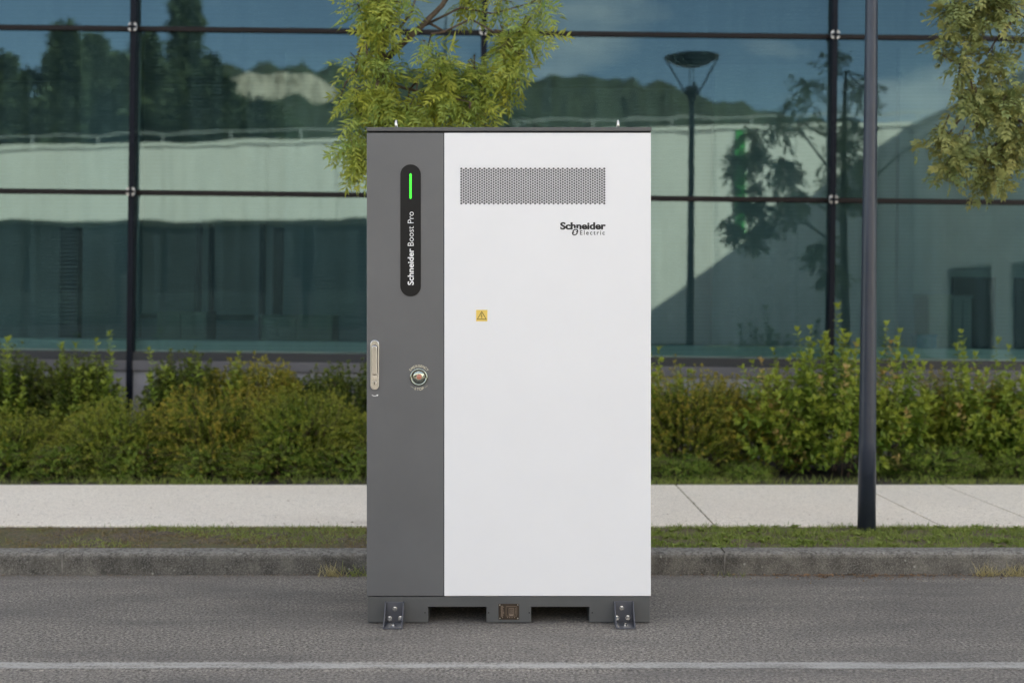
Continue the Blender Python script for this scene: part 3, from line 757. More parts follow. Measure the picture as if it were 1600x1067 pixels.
bx('interior_door', M['indark'], gb, p0.x, p1.x, FY + 2, FY + 2.06, .80, p0.z)
bx('desk_rail', M['indark'], gb, P2(215, 0, 12.6).x, P2(290, 0, 12.6).x, 12.6, 12.65, 1.22, 1.27)
bx('desk_rail', M['indark'], gb, P2(325, 0, 12.6).x, P2(395, 0, 12.6).x, 12.6, 12.65, 1.22, 1.27)
gb.rotation_euler = (0, R(.65), 0)
def inbox(name, mat, pxa, pxb, ytop, d_, label, cat, depth=.4, group=None):
    a, b = P2(pxa, ytop, d_), P2(pxb, ytop, d_)
    r = thing(name, ((a.x + b.x) / 2, d_ + depth / 2, .80), label, cat, group)
    r.location.z = .80 - math.sin(R(.65)) * r.location.x + .002
    z0 = r.location.z
    bx('carcass', mat, r, a.x, b.x, d_, d_ + depth, z0 + .03, a.z - .02, bevel=.004)
    bx('top_board', mat, r, a.x - .01, b.x + .01, d_ - .012, d_ + depth, a.z - .0195, a.z, bevel=.003)
    for k in (0, 1):
        w_ = (b.x - a.x) / 2; bx('cupboard_door', mat, r, a.x + k * w_ + .006, a.x + (k + 1) * w_ - .006, d_ - .014, d_ - .0005, z0 + .05, a.z - .03, bevel=.002)
    return r
inbox('low_cupboard', M['inpale'], 245, 322, 487, 12.0, 'pale low cupboard inside the window right of the first dark post', 'cupboard')
inbox('low_cupboard', M['inpale'], 408, 520, 492, 12.2, 'wide pale low cupboard inside the window nearest the cabinet door', 'cupboard')
inbox('tall_cupboard', M['inpale'], 1449, 1487, 460, 12.1, 'tall greenish cupboard inside the window beside the dark doorway', 'cupboard')
inbox('tall_cupboard', M['inwall'], 1487, 1518, 462, 12.4, 'grey tall cupboard standing in front of the dark doorway indoors', 'cupboard')
bl = P2(1420, 523, 11.6)
bb = thing('blue_box', (bl.x, 11.6, 1.055 - bl.x * math.sin(R(.65))), 'small blue box on the inside window sill behind the lamp post', 'box')
bb.location.y = FY + .27
m = MB(); zb0 = bb.location.z + .001
m.box(bl.x - .085, bl.x + .085, FY + .20, FY + .36, zb0, zb0 + .10).build('tub', M['bluebin'], bb, bevel=.006)
bx('lid', M['bluebin'], bb, bl.x - .09, bl.x + .09, FY + .195, FY + .365, zb0 + .1005, zb0 + .115, bevel=.004)

# ------------------------------------------------------------------ lamp post
LY = 7.26; lx = P2(1354, 825, LY).x
lp = thing('street_lamp', (lx, LY, .11), 'slim dark blue grey lamp post rising from the grass verge with a dish shaped top', 'street lamp')
lean = math.tan(R(.55))
def lpx(z): return lx + (z - .11) * lean
m = MB(); zs = [.085, .6, 1.2, 2.2, 3.2, 3.72]; rr = [.0505, .0475, .044, .0385, .0335, .031]
m.tube([(lpx(z), LY, z) for z in zs], rr, 28); m.build('pole', M['pole'], lp, smooth=True)
cx = lpx(3.8)
MB().lathe((cx, LY, 3.66), [(.034, 0), (.040, .02), (.062, .10), (.078, .17), (.074, .172), (0, .16)], 28).build('lamp_cup', M['pole'], lp, smooth=True, fix=True)
MB().lathe((cx, LY, 4.15), [(0, -.085), (.10, -.082), (.18, -.055), (.24, -.015), (.305, .012), (.308, .03), (.25, .04), (0, .055)], 40).build('lamp_dish', M['pole'], lp, smooth=True, fix=True)
for a in (0, 180):
    a = R(a + 2)
    MB().tube([(cx + .06 * math.cos(a), LY + .06 * math.sin(a), 3.74), (cx + .295 * math.cos(a), LY + .295 * math.sin(a), 4.165)], [.011, .009], 8).build('lamp_arm', M['pole'], lp, smooth=True)
for s_ in (-1, 1):
    MB().tube([(cx + s_ * .02, LY, 3.82), (cx + s_ * .02, LY, 4.10)], .005, 8).build('lamp_rod', M['pole'], lp)
MB().lathe((cx + .022, LY + .05, 3.855), [(0, -.03), (.018, -.024), (.026, 0), (.018, .024), (0, .03)], 16).build('lamp_lens', plain('pale_glass_lens', (.8, .82, .8), .15), lp, smooth=True)
bx('access_hatch', M['pole'], lp, lpx(.75) - .026, lpx(.75) + .026, LY - .0500, LY - .040, .62, .84, bevel=.003) if False else None

# ------------------------------------------------------------------ white building opposite (behind the camera, mirrored in the glass)
ang = math.atan2(3.8, 18.79)
wbz = thing('white_building', (-11.36, -21.7, 0), 'white panelled building mirrored in the glass, flat roof terrace and railing', 'building')
wbz.rotation_euler = (0, 0, ang)
# local frame: u along the wall, v towards the road is -y?  front face at v = 0 looking to +Y
def WB(name, mat, u0, u1, v0, v1, z0, z1, parent=None, bevel=0):
    me = MB(); me.box(u0 - 11.36, u1 - 11.36, v0 - 21.7, v1 - 21.7, z0, z1)
    return me.build(name, mat, parent or wbz, bevel)
ZT = 6.90
us = [-24.4 + 2.44 * k for k in range(0, 22)]
us = [u + .9 for u in us]
for a, b in zip(us, us[1:]):
    low = 4.40 if a < 11.5 else .3
    WB('wall_panel', M['wall'], a + .010, b - .010, -.16, 0, low, ZT - .02, bevel=.006)
WB('wall_backing', M['gap'], us[0], us[-1], -.30, -.165, 4.42, ZT - .03)
WB('wall_backing', M['gap'], 12.2, us[-1], -.30, -.165, .3, 4.42)
WB('coping', M['capm'], us[0], us[-1], -.45, .07, ZT, ZT + .14)
WB('soffit', M['wall'], us[0], 12.2, -2.6, -.165, 4.40, 4.55)
WB('recess_wall', M['indark'], us[0], 12.2, -2.9, -2.61, 0, 4.4)
for k in range(0, 20):
    u = us[0] + k * 1.83
    if u + 1.7 < 12.2: WB('window', M['dglass'], u + .1, u + 1.7, -2.60, -2.57, .9, 4.2)
for u in (-16, -9.5, -3, 3.5, 10): WB('column', M['indark'], u, u + .25, -2.2, -1.95, 0, 4.40)
WB('low_wall', M['indark'], us[0], 12.2, -.16, 0, 0, .9)
WB('roof', M['concrete'], us[0], us[-1], -14, -.46, 6.6, 6.8)
WB('rear_wall', M['wall'], us[0], us[-1], -14.3, -14.01, 0, 6.8)
rl = WB('railing', M['rail'], us[0], us[-1], -.22, -.18, ZT + .44, ZT + .48)
for k in range(0, 22):
    u = us[0] + k * 2.44 + 1.1
    WB('railing_post', M['rail'], u, u + .045, -.215, -.185, ZT + .141, ZT + .439, parent=rl)
WB('green_fin', M['green'], 18.62, 18.90, .001, .06, 3.6, ZT - .04)
# wing that juts towards the road on the right
wing = thing('side_wing', (12.0, -13, 0), 'white wing jutting forward at the right of the mirrored white building', 'building wing')
bx('wing_wall', M['wall'], wing, 12.0, 12.25, -17.0, -7.0, .0, 6.87, bevel=.01)
bx('wing_front', M['wall'], wing, 12.26, 24, -7.25, -7.0, .0, 6.87, bevel=.01)
bx('coping', M['capm'], wing, 11.93, 24, -17.0, -6.93, 6.871, 7.0, bevel=.01)
for k in range(3): bx('window', M['dglass'], wing, 14 + k * 3, 16.2 + k * 3, -6.998, -6.97, 1.2, 3.2)
for a, b in ((-13.7, -10.6), (-9.2, -7.6)):
    fr_ = bx('door_frame', M['indark'], wing, 11.95, 11.999, a, b, 0, 2.5)
    bx('door_glass', M['dglass'], fr_, 11.94, 11.949, a + .1, (a + b) / 2 - .04, .1, 2.4); bx('door_glass', M['dglass'], fr_, 11.94, 11.949, (a + b) / 2 + .04, b - .1, .1, 2.4)

# ------------------------------------------------------------------ hills beyond
def ridge(px):
    pts = [(-2600, 300), (-900, 230), (-300, 180), (100, 150), (330, 118), (350, 100), (540, 104), (600, 112), (850, 120), (1000, 131), (1180, 172), (1400, 205), (1700, 240), (2600, 300), (4200, 340)]
    for (a, ya), (b, yb) in zip(pts, pts[1:]):
        if a <= px <= b: return ya + (yb - ya) * (px - a) / (b - a)
    return 340
V = []; F = []; cols = 900; ts = [0, .12, .25, .4, .55, .7, .80, .86, .90, .905, .93, .95, .962, .974, .987, 1.0]
for i in range(cols + 1):
    px = -2600 + 6800 * i / cols; D = 520
    zr = CAMZ + (490 - ridge(px)) / 2030 * D + 1.0 * math.sin(px * .11) + .8 * math.sin(px * .043 + 1)
    inside = 345 < px < 545
    for k, t_ in enumerate(ts):
        y = -(D * .45 + (D - D * .45) * t_ - 21.8)
        z = zr * (t_ ** 1.15)
        if inside:
            wob = .5 + .5 * math.sin(px * .05); ef = min(1, (px - 345) / 30, (545 - px) / 30)
            if k in (6, 7, 8): z = zr * (.74 + .03 * (k - 6)) - 2 * wob; y += (8 - k) * 6
            elif k == 9: z = zr * .83 - wob * 2; y = -(D * .45 + D * .55 * .905 - 21.8)
            elif k == 10: z = zr * (.83 + (.09 + .012 * math.sin(px * .13)) * ef); y = -(D * .45 + D * .55 * .91 - 21.8)
        xw = (px - 800) / 2030 * D * (.75 + .25 * t_)
        nz_ = mnoise.noise(Vector((xw * .16, y * .10, 0))) * 2.2 + mnoise.noise(Vector((xw * .5, y * .4, 3))) * 1.3
        V.append((xw, y, z + (nz_ if k != 9 and not (inside and k in (8, 10)) else 0)))
n = len(ts)
for i in range(cols):
    for k in range(n - 1): a = i * n + k; F.append((a, a + 1, a + n + 1, a + n))
o = MB().add(V, F).build('hillside', M['hill'], fix=True); tag(o, kind='structure')
if sum(p.normal.z for p in o.data.polygons) < 0: o.data.flip_normals()

# ------------------------------------------------------------------ vegetation
def far_tree_mesh(seed, H, spread, spire):
    r = np.random.default_rng(seed); N = 9000
    t_ = r.uniform(.12, 1, N) ** .85
    if spire: rad = spread * (1.02 - t_) ** .8 * (.75 + .35 * np.sin(t_ * 40 + seed))
    else: rad = spread * np.sqrt(np.clip(1 - ((t_ - .5) / .52) ** 2, 0, 1)) * (.75 + .35 * np.sin(t_ * 17 + seed))
    a = r.uniform(0, 2 * np.pi, N); lob = 1 + .28 * np.sin(a * 3 + t_ * 9 + seed)
    q = rad * lob * np.sqrt(r.uniform(.25, 1, N))
    P = np.stack([q * np.cos(a), q * np.sin(a), t_ * H], 1) + r.normal(0, .12, (N, 3))
    Dd = np.stack([np.cos(a), np.sin(a), r.uniform(-.6, .8, N)], 1)
    V, F = scatter(LEAF_V, LEAF_F, P, Dd, r.normal(0, 1, (N, 3)), r.uniform(.22, .5, N), r.uniform(.10, .24, N))
    return np_mesh('crown', V, F, M['far'], np.repeat(r.uniform(0, .6, N), 5))
protos = [far_tree_mesh(3, 10, 1.7, True), far_tree_mesh(5, 10, 2.3, False), far_tree_mesh(8, 10, .8, True)]
m = MB(); m.tube([(0, 0, 0), (0.05, 0, 3), (0, 0, 8.8)], [.28, .2, .04], 8); trunk_o = m.build('trunk', M['bark']); trunk_me = trunk_o.data; bpy.data.objects.remove(trunk_o)
spec = [(8, 95, 70, 0, 'far left'), (62, 120, 66, 1, ''), (105, 48, 64, 0, ''), (150, 62, 70, 0, ''), (190, 95, 66, 2, ''), (232, 62, 62, 0, ''), (292, 2, 64, 2, ''), (318, 118, 60, 1, ''), (328, 95, 72, 0, ''), (-60, 70, 66, 0, ''), (-130, 90, 64, 1, ''), (395, 160, 60, 1, '')]
flab = ['broad conifer at the left edge of the mirrored tree line', 'rounded dark tree just right of the left edge conifer in the glass', 'tall conifer peaking in the middle of the left glass pane',
        'second tall conifer beside the middle one left of the dark post', 'slim tree just left of the first dark post in the mirror image', 'broad conifer right behind the first dark post in the mirror image',
        'tallest slim spire tree crossing the upper transom in the mirror image', 'rounded tree wrapped around the foot of the tall spire', 'conifer next to the pale cliff in the mirror image',
        'conifer beyond the left picture edge of the tree line', 'rounded tree farthest out beyond the left picture edge', 'low rounded tree below the pale cliff']
for (px, py, dv, kd, _), lab in zip(spec, flab):
    x = (px - 800) / 2030 * dv; h = CAMZ + (490 - py) / 2030 * dv
    r = thing('conifer_tree' if kd != 1 else 'dark_tree', (x, 21.8 - dv, -.03), lab, 'tree', 'dark trees behind the white building')
    r.scale = (h / 10 * .9, h / 10 * .9, h / 10); r.rotation_euler = (0, 0, rnd.uniform(0, 6))
    for nm, me in (('crown', protos[kd]), ('trunk', trunk_me)):
        o = link(bpy.data.objects.new(nm, me)); o.parent = r
        if nm == 'crown': o['kind'] = 'stuff'

def street_tree(name, label, base, trunk_path, trunk_r, limbs, clumps, leafmat, n_leaf, leaf_len, pairs, seed, ll=.34, lw=.085, droop=.6, twigs=True, obj_leaves=300):
    r = np.random.default_rng(seed)
    root = thing(name, base, label, 'tree')
    MB().tube(trunk_path, trunk_r, 14).build('trunk', M['bark'], root, smooth=True)
    lm = []
    for path, rad in limbs:
        MB().tube(path, rad, 8).build('branch', M['bark'], root, smooth=True)
        lm += [np.array(p) for p in path]
    for p_ in trunk_path: lm.append(np.array(p_))
    lm = np.array(lm)
    wts = np.array([c[3] for c in clumps], float); wts /= wts.sum()
    P = []; Dd = []; tw = MB()
    ci = r.choice(len(clumps), n_leaf // 5 + 1, p=wts)
    for c in ci:   # a twig carries about five leaves
        (cc, rad, _, _) = clumps[c]
        q = r.normal(0, 1, 3); q /= np.linalg.norm(q); q *= r.uniform(.15, 1) ** .55
        tip = np.array(cc) + q * np.array(rad)
        inner = np.array(cc) + q * np.array(rad) * .2 + np.array((0, 0, rad[2] * .5))
        k = lm[np.argmin(((lm - inner) ** 2).sum(1))]
        start = tip + (inner - tip) / max(np.linalg.norm(inner - tip), 1e-3) * r.uniform(.10, .24)
        if r.random() < .45: tw.tube([start, (start + tip) / 2 + r.normal(0, .008, 3), tip], [.0035, .0028, .0014], 4, cap=False)
        if r.random() < .08: tw.tube([k, (k + start) / 2 + r.normal(0, .04, 3), start], [.007, .005, .0035], 5, cap=False)
        axis = tip - start; axis /= np.linalg.norm(axis)
        for j in range(5):
            f = j / 4; pp = start + (tip - start) * f
            side = np.cross(axis, (0, 0, 1)) * (1 if j % 2 else -1) + r.normal(0, .35, 3)
            dd = axis * .7 + side * (.8 if j < 4 else .1) + np.array((0, 0, -droop * r.uniform(-.2, 2.0))) + r.normal(0, .30, 3)
            P.append(pp); Dd.append(dd)
    P = np.array(P[:n_leaf]); Dd = np.array(Dd[:n_leaf]); Dd /= np.linalg.norm(Dd, axis=1, keepdims=True)
    S = leaf_len * r.uniform(.65, 1.15, len(P)); A = np.clip(r.normal(.35, .35, len(P)), 0, 1)
    tw.build('twigs', M['twig'], root, kind='stuff')
    temps = [pinnate(pairs, ll, lw, seed * 10 + k) for k in range(5)]
    order = np.argsort(P[:, 1] + np.where(np.abs(P[:, 0]) > P[:, 1] * .40, 5, 0) + np.where(P[:, 2] > 3.05, 5, 0)); obj_i = order[:obj_leaves]; rest = order[obj_leaves:]
    lmeshes = [[np_mesh('leaf', TV, TF, leafmat, np.full(len(TV), ag)) for ag in (.05, .3, .6, .9)] for TV, TF in temps[:3]]
    rl_ = Vector(base)
    for i in obj_i:
        up = r.normal(0, .75, 3) + np.array((0, -.3, 1.))
        Rm = frames(Dd[i:i + 1], up[None])[0]
        ag = min(3, int(A[i] * 4)); o = link(bpy.data.objects.new('leaf', lmeshes[int(r.integers(3))][ag])); o.parent = root
        mt = Matrix(((Rm[0][0], Rm[1][0], Rm[2][0]), (Rm[0][1], Rm[1][1], Rm[2][1]), (Rm[0][2], Rm[1][2], Rm[2][2]))).to_4x4()
        o.matrix_local = Matrix.Translation(Vector(P[i]) - rl_) @ mt @ Matrix.Scale(S[i], 4)
    Vs = []; Fs = []; As = []; off = 0
    for k, (TV, TF) in enumerate(temps):
        idx = rest[k::len(temps)]
        V, F = scatter(TV, TF, P[idx], Dd[idx], r.normal(0, .75, (len(idx), 3)) + np.array((0, -.3, 1.)), S[idx])
        Vs.append(V); Fs.append(F + off); off += len(V); As.append(np.repeat(A[idx], len(TV)))
    np_obj('foliage', np.concatenate(Vs), np.concatenate(Fs), leafmat, root, np.concatenate(As), kind='stuff')
    return root
def C(px, py, rx, ry, wt, d=7.3, rd=.22):
    p = P2(px, py, d); k = d / 2030; return ((p.x, d, p.z), (rx * k, rd, ry * k), 0, wt)
# tree behind the cabinet
TB = 7.45; tx = P2(597, 100, TB).x
trunk = [(tx - .02, TB, .08), (tx, TB, .7), (tx + .01, TB, 1.6), (tx, TB, 2.5), (tx - .02, TB, 3.1), (tx - .01, TB, 3.8), (tx + .02, TB, 4.6)]
tr_ = [.062, .05, .044, .036, .029, .02, .008]
def LP(*pts): return [tuple(P2(a, b, c)) for a, b, c in pts]
limbs = [(LP((600, 95, 7.45), (625, 72, 7.4), (655, 45, 7.35), (690, 10, 7.3), (722, -40, 7.3), (760, -110, 7.3)), [.022, .019, .0165, .014, .011, .005]),
         (LP((660, 42, 7.36), (720, 12, 7.3), (770, 22, 7.3), (830, 5, 7.3)), [.008, .006, .005, .003]),
         (LP((668, 35, 7.35), (695, 50, 7.3), (735, 30, 7.28), (790, 60, 7.3), (820, 95, 7.3)), [.009, .007, .006, .005, .002]),
         (LP((594, 60, 7.45), (578, 90, 7.4), (556, 112, 7.35), (540, 130, 7.3), (528, 165, 7.3)), [.011, .009, .007, .005, .002]),
         (LP((596, 20, 7.45), (568, 60, 7.4), (555, 100, 7.35)), [.009, .006, .003]),
         (LP((620, 50, 7.4), (642, 22, 7.5), (655, -20, 7.6)), [.009, .007, .004]),
         (LP((600, 130, 7.45), (640, 140, 7.4), (690, 150, 7.3), (735, 160, 7.2)), [.012, .009, .006, .003]),
         (LP((596, 190, 7.45), (575, 215, 7.35), (560, 250, 7.3), (568, 285, 7.3)), [.010, .007, .004, .002]),
         (LP((598, -60, 7.45), (540, -110, 7.4), (500, -150, 7.3)), [.013, .009, .004]),
         (LP((598, -100, 7.45), (660, -170, 7.6), (700, -240, 7.6)), [.012, .009, .004])]
clumps = [C(588, 22, 34, 36, 3.2), C(632, 12, 34, 22, 1.2), C(600, 62, 20, 24, 1.6), C(560, 104, 20, 16, 1.4), C(558, 150, 12, 16, .8), C(600, 112, 26, 26, 3),
          C(585, 165, 44, 30, 6), C(568, 200, 26, 28, 3.6), C(558, 236, 14, 22, 2), C(569, 268, 12, 22, 1.3), C(636, 185, 36, 22, 4), C(690, 110, 30, 26, 3.2), C(692, 155, 40, 32, 6),
          C(742, 125, 28, 24, 2.4), C(742, 172, 36, 22, 4), C(792, 85, 34, 28, 3.6), C(818, 60, 24, 20, 2), C(796, 128, 24, 24, 2.6), C(842, 12, 16, 20, 1), C(790, 10, 30, 16, 1.5), C(735, 2, 30, 14, 1.2),
          C(532, 165, 8, 10, .3), C(560, 20, 14, 14, .4), C(665, 70, 14, 12, .3), C(850, 60, 12, 12, .4),
          C(600, -95, 110, 55, 7, 7.4, .5), C(740, -105, 110, 55, 6, 7.4, .5), C(660, -200, 120, 90, 8, 7.4, .55), C(560, -170, 70, 70, 4, 7.4, .4)]
street_tree('street_tree', 'young tree with drooping yellow green feathery leaves rising behind the cabinet', (tx, TB, .11), trunk, tr_, limbs, clumps, M['ash'], 1500, .155, 5, 21, ll=.38, lw=.082, droop=.45)
# tree at right
tx2 = 3.7
trunk2 = [(tx2, 7.4, .08), (tx2, 7.4, 1.2), (tx2 - .02, 7.4, 2.2), (tx2 - .03, 7.42, 3.1), (tx2, 7.4, 4.0)]
limbs2 = [([(3.68, 7.4, 2.0), (3.3, 7.35, 2.3), (2.95, 7.3, 2.35), (2.6, 7.3, 2.5)], [.018, .013, .008, .003]),
          ([(3.68, 7.4, 2.3), (3.25, 7.3, 2.65), (2.85, 7.3, 3.0), (2.55, 7.3, 3.3)], [.018, .013, .008, .003]),
          ([(3.68, 7.4, 1.8), (3.3, 7.5, 1.95), (3.05, 7.5, 1.9)], [.014, .010, .004]),
          ([(3.67, 7.4, 2.7), (3.3, 7.4, 3.2), (3.05, 7.4, 3.6)], [.016, .011, .004]),
          ([(3.67, 7.4, 2.5), (4.2, 7.5, 3.0), (4.6, 7.5, 3.3)], [.016, .011, .004])]
clumps2 = [C(1490, 30, 34, 34, 3), C(1550, 30, 50, 45, 6), C(1480, 75, 26, 30, 2.2), C(1500, 120, 30, 30, 2.6), C(1550, 110, 40, 40, 4), C(1520, 165, 34, 26, 3), C(1570, 175, 40, 35, 4),
           C(1470, 222, 28, 22, 2.4), C(1500, 245, 34, 24, 3.2), C(1550, 255, 36, 32, 4), C(1590, 235, 26, 32, 2.8), C(1545, 290, 26, 14, 1.4), C(1480, 270, 14, 16, .9),
           C(1640, 60, 60, 60, 5), C(1640, 180, 60, 60, 5, 7.5, .4), C(1700, 320, 44, 50, 4, 7.6, .4), C(1745, 390, 50, 40, 2, 7.6, .4), C(1620, -60, 100, 60, 6, 7.4, .5), C(1700, -150, 90, 80, 6, 7.4, .5), C(1800, 60, 80, 120, 8, 7.5, .6), C(1540, -40, 60, 40, 3), C(1829, -60, 60, 60, 5, 7.4, .4), C(1829, 150, 60, 60, 3.5, 7.4, .4), C(1860, -180, 60, 60, 5, 7.4, .4), C(1780, -270, 50, 40, 3, 7.4, .3)]
clumps2 = [((c[0][0], c[0][1], c[0][2]), tuple(q * 1.12 for q in c[1]), 0, c[3] * (1.7 if c[0][0] > 2.95 and c[0][2] < 3.3 else 1)) for c in clumps2]
street_tree('street_tree', 'dull green tree reaching into the picture from the right edge behind the lamp post', (tx2, 7.4, .11), trunk2, [.06, .05, .042, .032, .014], limbs2, clumps2, M['olive'], 2900, .095, 4, 33, ll=.46, lw=.19, droop=.3)

def shrub(name, label, cx, cy, H, W, nshoot, leaf, lw, mat, spacing, seed, start_h=0.0, incl=(5, 55), curve=-.3, depth=None, zb=.10, whorl=True, agep=1.0, mat2=None, frac2=0, big=False, stems=True, group='shrubs in the bed below the glass wall', cat='shrub', obj_leaves=0):
    """shoots that leave a common base and arch outwards; leaf pairs along the outer part"""
    r = np.random.default_rng(seed); root = thing(name, (cx, cy, zb), label, cat, group)
    depth = depth or W; P = []; Dd = []; S = []; A = []; K = []; st_ = MB()
    for s_ in range(nshoot):
        az = r.uniform(0, 2 * np.pi); inc = R(incl[0] + (incl[1] - incl[0]) * r.random() ** .8)
        d0 = np.array((math.cos(az) * math.sin(inc), math.sin(az) * math.sin(inc), math.cos(inc)))
        rr_ = r.uniform(0, 1) ** .5
        p0 = np.array((cx + math.cos(az) * rr_ * W * .22, cy + math.sin(az) * rr_ * depth * .22, zb + r.uniform(0, 1) * start_h * H))
        # length so that the tip meets an uneven ellipsoid
        lobe = 1 + .14 * math.sin(3 * az + seed) + .10 * math.sin(5 * az + seed * 2)
        a, b_, c_ = W / 2 * lobe, depth / 2 * lobe, H * (.92 + .16 * r.random())
        q = p0 - np.array((cx, cy, zb)); e_ = np.array((1 / a, 1 / b_, 1 / c_))
        A_ = ((d0 * e_) ** 2).sum(); B_ = 2 * (d0 * e_ * q * e_).sum(); C_ = ((q * e_) ** 2).sum() - 1
        disc = max(B_ * B_ - 4 * A_ * C_, 0); Ln = (-B_ + math.sqrt(disc)) / (2 * A_) * r.uniform(.72, 1.04)
        if Ln < .05: continue
        m_ = 7; pts = []
        for k in range(m_ + 1):
            f = k / m_; p_ = p0 + d0 * Ln * f + np.array((0, 0, curve * Ln * f * f * math.sin(inc))); p_ = p_ + r.normal(0, .006, 3)
            p_[2] = max(p_[2], zb + .015); pts.append(p_)
        if stems and s_ % 3 == 0: st_.tube(pts, [max(.0012, .0045 * (1 - .8 * k / m_)) for k in range(m_ + 1)], 4, cap=False)
        n_ = max(3, int(Ln * .75 / spacing)); turning = r.random() < frac2
        for j in range(n_):
            f = .25 + .75 * (j + r.random() * .5) / n_; i0 = min(int(f * m_), m_ - 1); g = f * m_ - i0
            pp = pts[i0] * (1 - g) + pts[i0 + 1] * g; ax = pts[i0 + 1] - pts[i0]; ax /= max(np.linalg.norm(ax), 1e-6)
            ref = np.array((0, 0, 1.)) if abs(ax[2]) < .9 else np.array((1., 0, 0)); s1 = np.cross(ax, ref); s1 /= np.linalg.norm(s1); s2 = np.cross(ax, s1)
            ph = j * 1.57 + r.uniform(-.4, .4)
            for sg in (0, math.pi):
                sd_ = s1 * math.cos(ph + sg) + s2 * math.sin(ph + sg)
                P.append(pp); Dd.append(ax * .55 + sd_ * .85 + r.normal(0, .15, 3) + np.array((0, 0, -.12))); S.append(leaf * r.uniform(.6, 1.15) * (1.12 - .5 * f)); A.append(max(0, (f - .55) / .45) ** 1.5 * agep * r.uniform(.5, 1)); K.append(turning)
        if whorl:
            for j in range(5):
                ph = j * 1.256; sd_ = s1 * math.cos(ph) + s2 * math.sin(ph)
                P.append(pts[-1]); Dd.append(ax * .9 + sd_ * .55); S.append(leaf * r.uniform(.55, .85)); A.append(agep * r.uniform(.7, 1)); K.append(turning)
    P = np.array(P); Dd = np.array(Dd); S = np.array(S); A = np.array(A); K = np.array(K); TV, TF = (LEAF6_V, LEAF6_F) if big else (LEAF_V, LEAF_F)
    U_ = r.normal(0, .5, (len(P), 3)) + np.array((0, 0, 1.))
    keep = np.ones(len(P), bool)
    if obj_leaves:
        lmesh = [[np_mesh('leaf', TV * np.array([lw / leaf, 1, 1]), TF, mm, np.full(len(TV), ag)) for ag in (0., .3, .6, .9)] for mm in (mat, mat2 or mat)]
        idx = np.argsort(P[:, 1] - S * 4 + r.uniform(0, .25, len(P)))[:obj_leaves]; keep[idx] = False
        Rm = frames(Dd[idx], U_[idx])
        for a_, i in enumerate(idx):
            o = link(bpy.data.objects.new('leaf', lmesh[1 if K[i] else 0][min(3, int(A[i] * 4))])); o.parent = root; q_ = Rm[a_]
            mt = Matrix(((q_[0][0], q_[1][0], q_[2][0]), (q_[0][1], q_[1][1], q_[2][1]), (q_[0][2], q_[1][2], q_[2][2]))).to_4x4()
            o.matrix_local = Matrix.Translation(Vector(P[i]) - Vector(root.location)) @ mt @ Matrix.Scale(S[i], 4)
    for sel, mm, nm in ((keep & ~K, mat, 'foliage'), (keep & K, mat2, 'turning_foliage')):
        if mm is None or not sel.any(): continue
        V, F = scatter(TV, TF, P[sel], Dd[sel], U_[sel], S[sel], S[sel] * lw / leaf)
        np_obj(nm, V, F, mm, root, np.repeat(A[sel], len(TV)), kind='stuff')
    if stems: st_.build('stems', M['twig'], root, kind='stuff')
    return root
def zat(py, d): return CAMZ - (py - 490) / 2030 * d
def xat(px, d): return (px - 800) / 2030 * d
# ---- left bed: feathery front bushes (px centre, top y, width px, distance, colour)
G = [(15, 640, 260, 9.75, 'fine', 'dark feathery shrub at the left picture edge in the front row'),
     (185, 622, 250, 9.70, 'fine', 'feathery shrub with tan tips below the first dark post of the glass wall'),
     (335, 590, 270, 9.75, 'fine2', 'yellow brown feathery shrub in the middle of the left bed'),
     (475, 598, 230, 9.70, 'fine', 'rust tipped feathery shrub left of the cabinet'),
     (600, 628, 220, 9.75, 'fine', 'dark feathery shrub half hidden behind the cabinet door side')]
for i, (px, py, wd, d, mt, lb) in enumerate(G):
    H = zat(py, d) - .10; W = wd / 2030 * d
    shrub('feathery_shrub', lb, xat(px, d), d, H * rnd.uniform(.94, 1.06), W * rnd.uniform(1.0, 1.2), 740, .030, .013, M[mt], .015, 100 + i, start_h=.6, incl=(0, 88), curve=-.10, depth=1.0, agep=1.0 if mt == 'fine2' else .75)
Bk = [(10, 545, 200, 'back', 'dark green shrub at the left picture edge in the back row'), (122, 550, 160, 'back', 'dark green shrub in the back row just left of the first dark post'),
      (292, 550, 160, 'back', 'dark green shrub in the back row just right of the first dark post'), (405, 556, 200, 'fine2', 'low olive shrub in the back row left of the cabinet'), (545, 566, 230, 'back', 'loose green shrub in the back row beside the cabinet door side')]
for i, (px, py, wd, mt, lb) in enumerate(Bk):
    d = 10.33; shrub('back_shrub', lb, xat(px, d), d, zat(py, d) - .10, wd / 2030 * d, 800, .042, .022, M[mt], .022, 140 + i, start_h=.75, incl=(0, 80), curve=0, depth=.8, agep=.7)
# upright leafy shoots
Sh = [(112, 496, 66, 'left of two bright leafy shoots standing before the left glass pane'), (166, 503, 60, 'right of two bright leafy shoots standing before the left glass pane'), (22, 500, 44, 'thin dark shoot at the left picture edge before the glass'),
      (272, 524, 130, 'open bright green shrub just right of the first dark post'), (365, 540, 44, 'thin pale shoot standing before the plinth between post and cabinet')]
for i, (px, py, wd, lb) in enumerate(Sh):
    d = 10.12; shrub('shoot_plant', lb, xat(px, d), d, zat(py, d) - .10, wd / 2030 * d, 30 if wd < 100 else 44, .066, .024, M['broad'], .022, 170 + i, start_h=.1, incl=(0, 14 if wd < 100 else 24), curve=0, depth=.3, agep=.8, big=True, group='upright leafy shoots in the left bed')
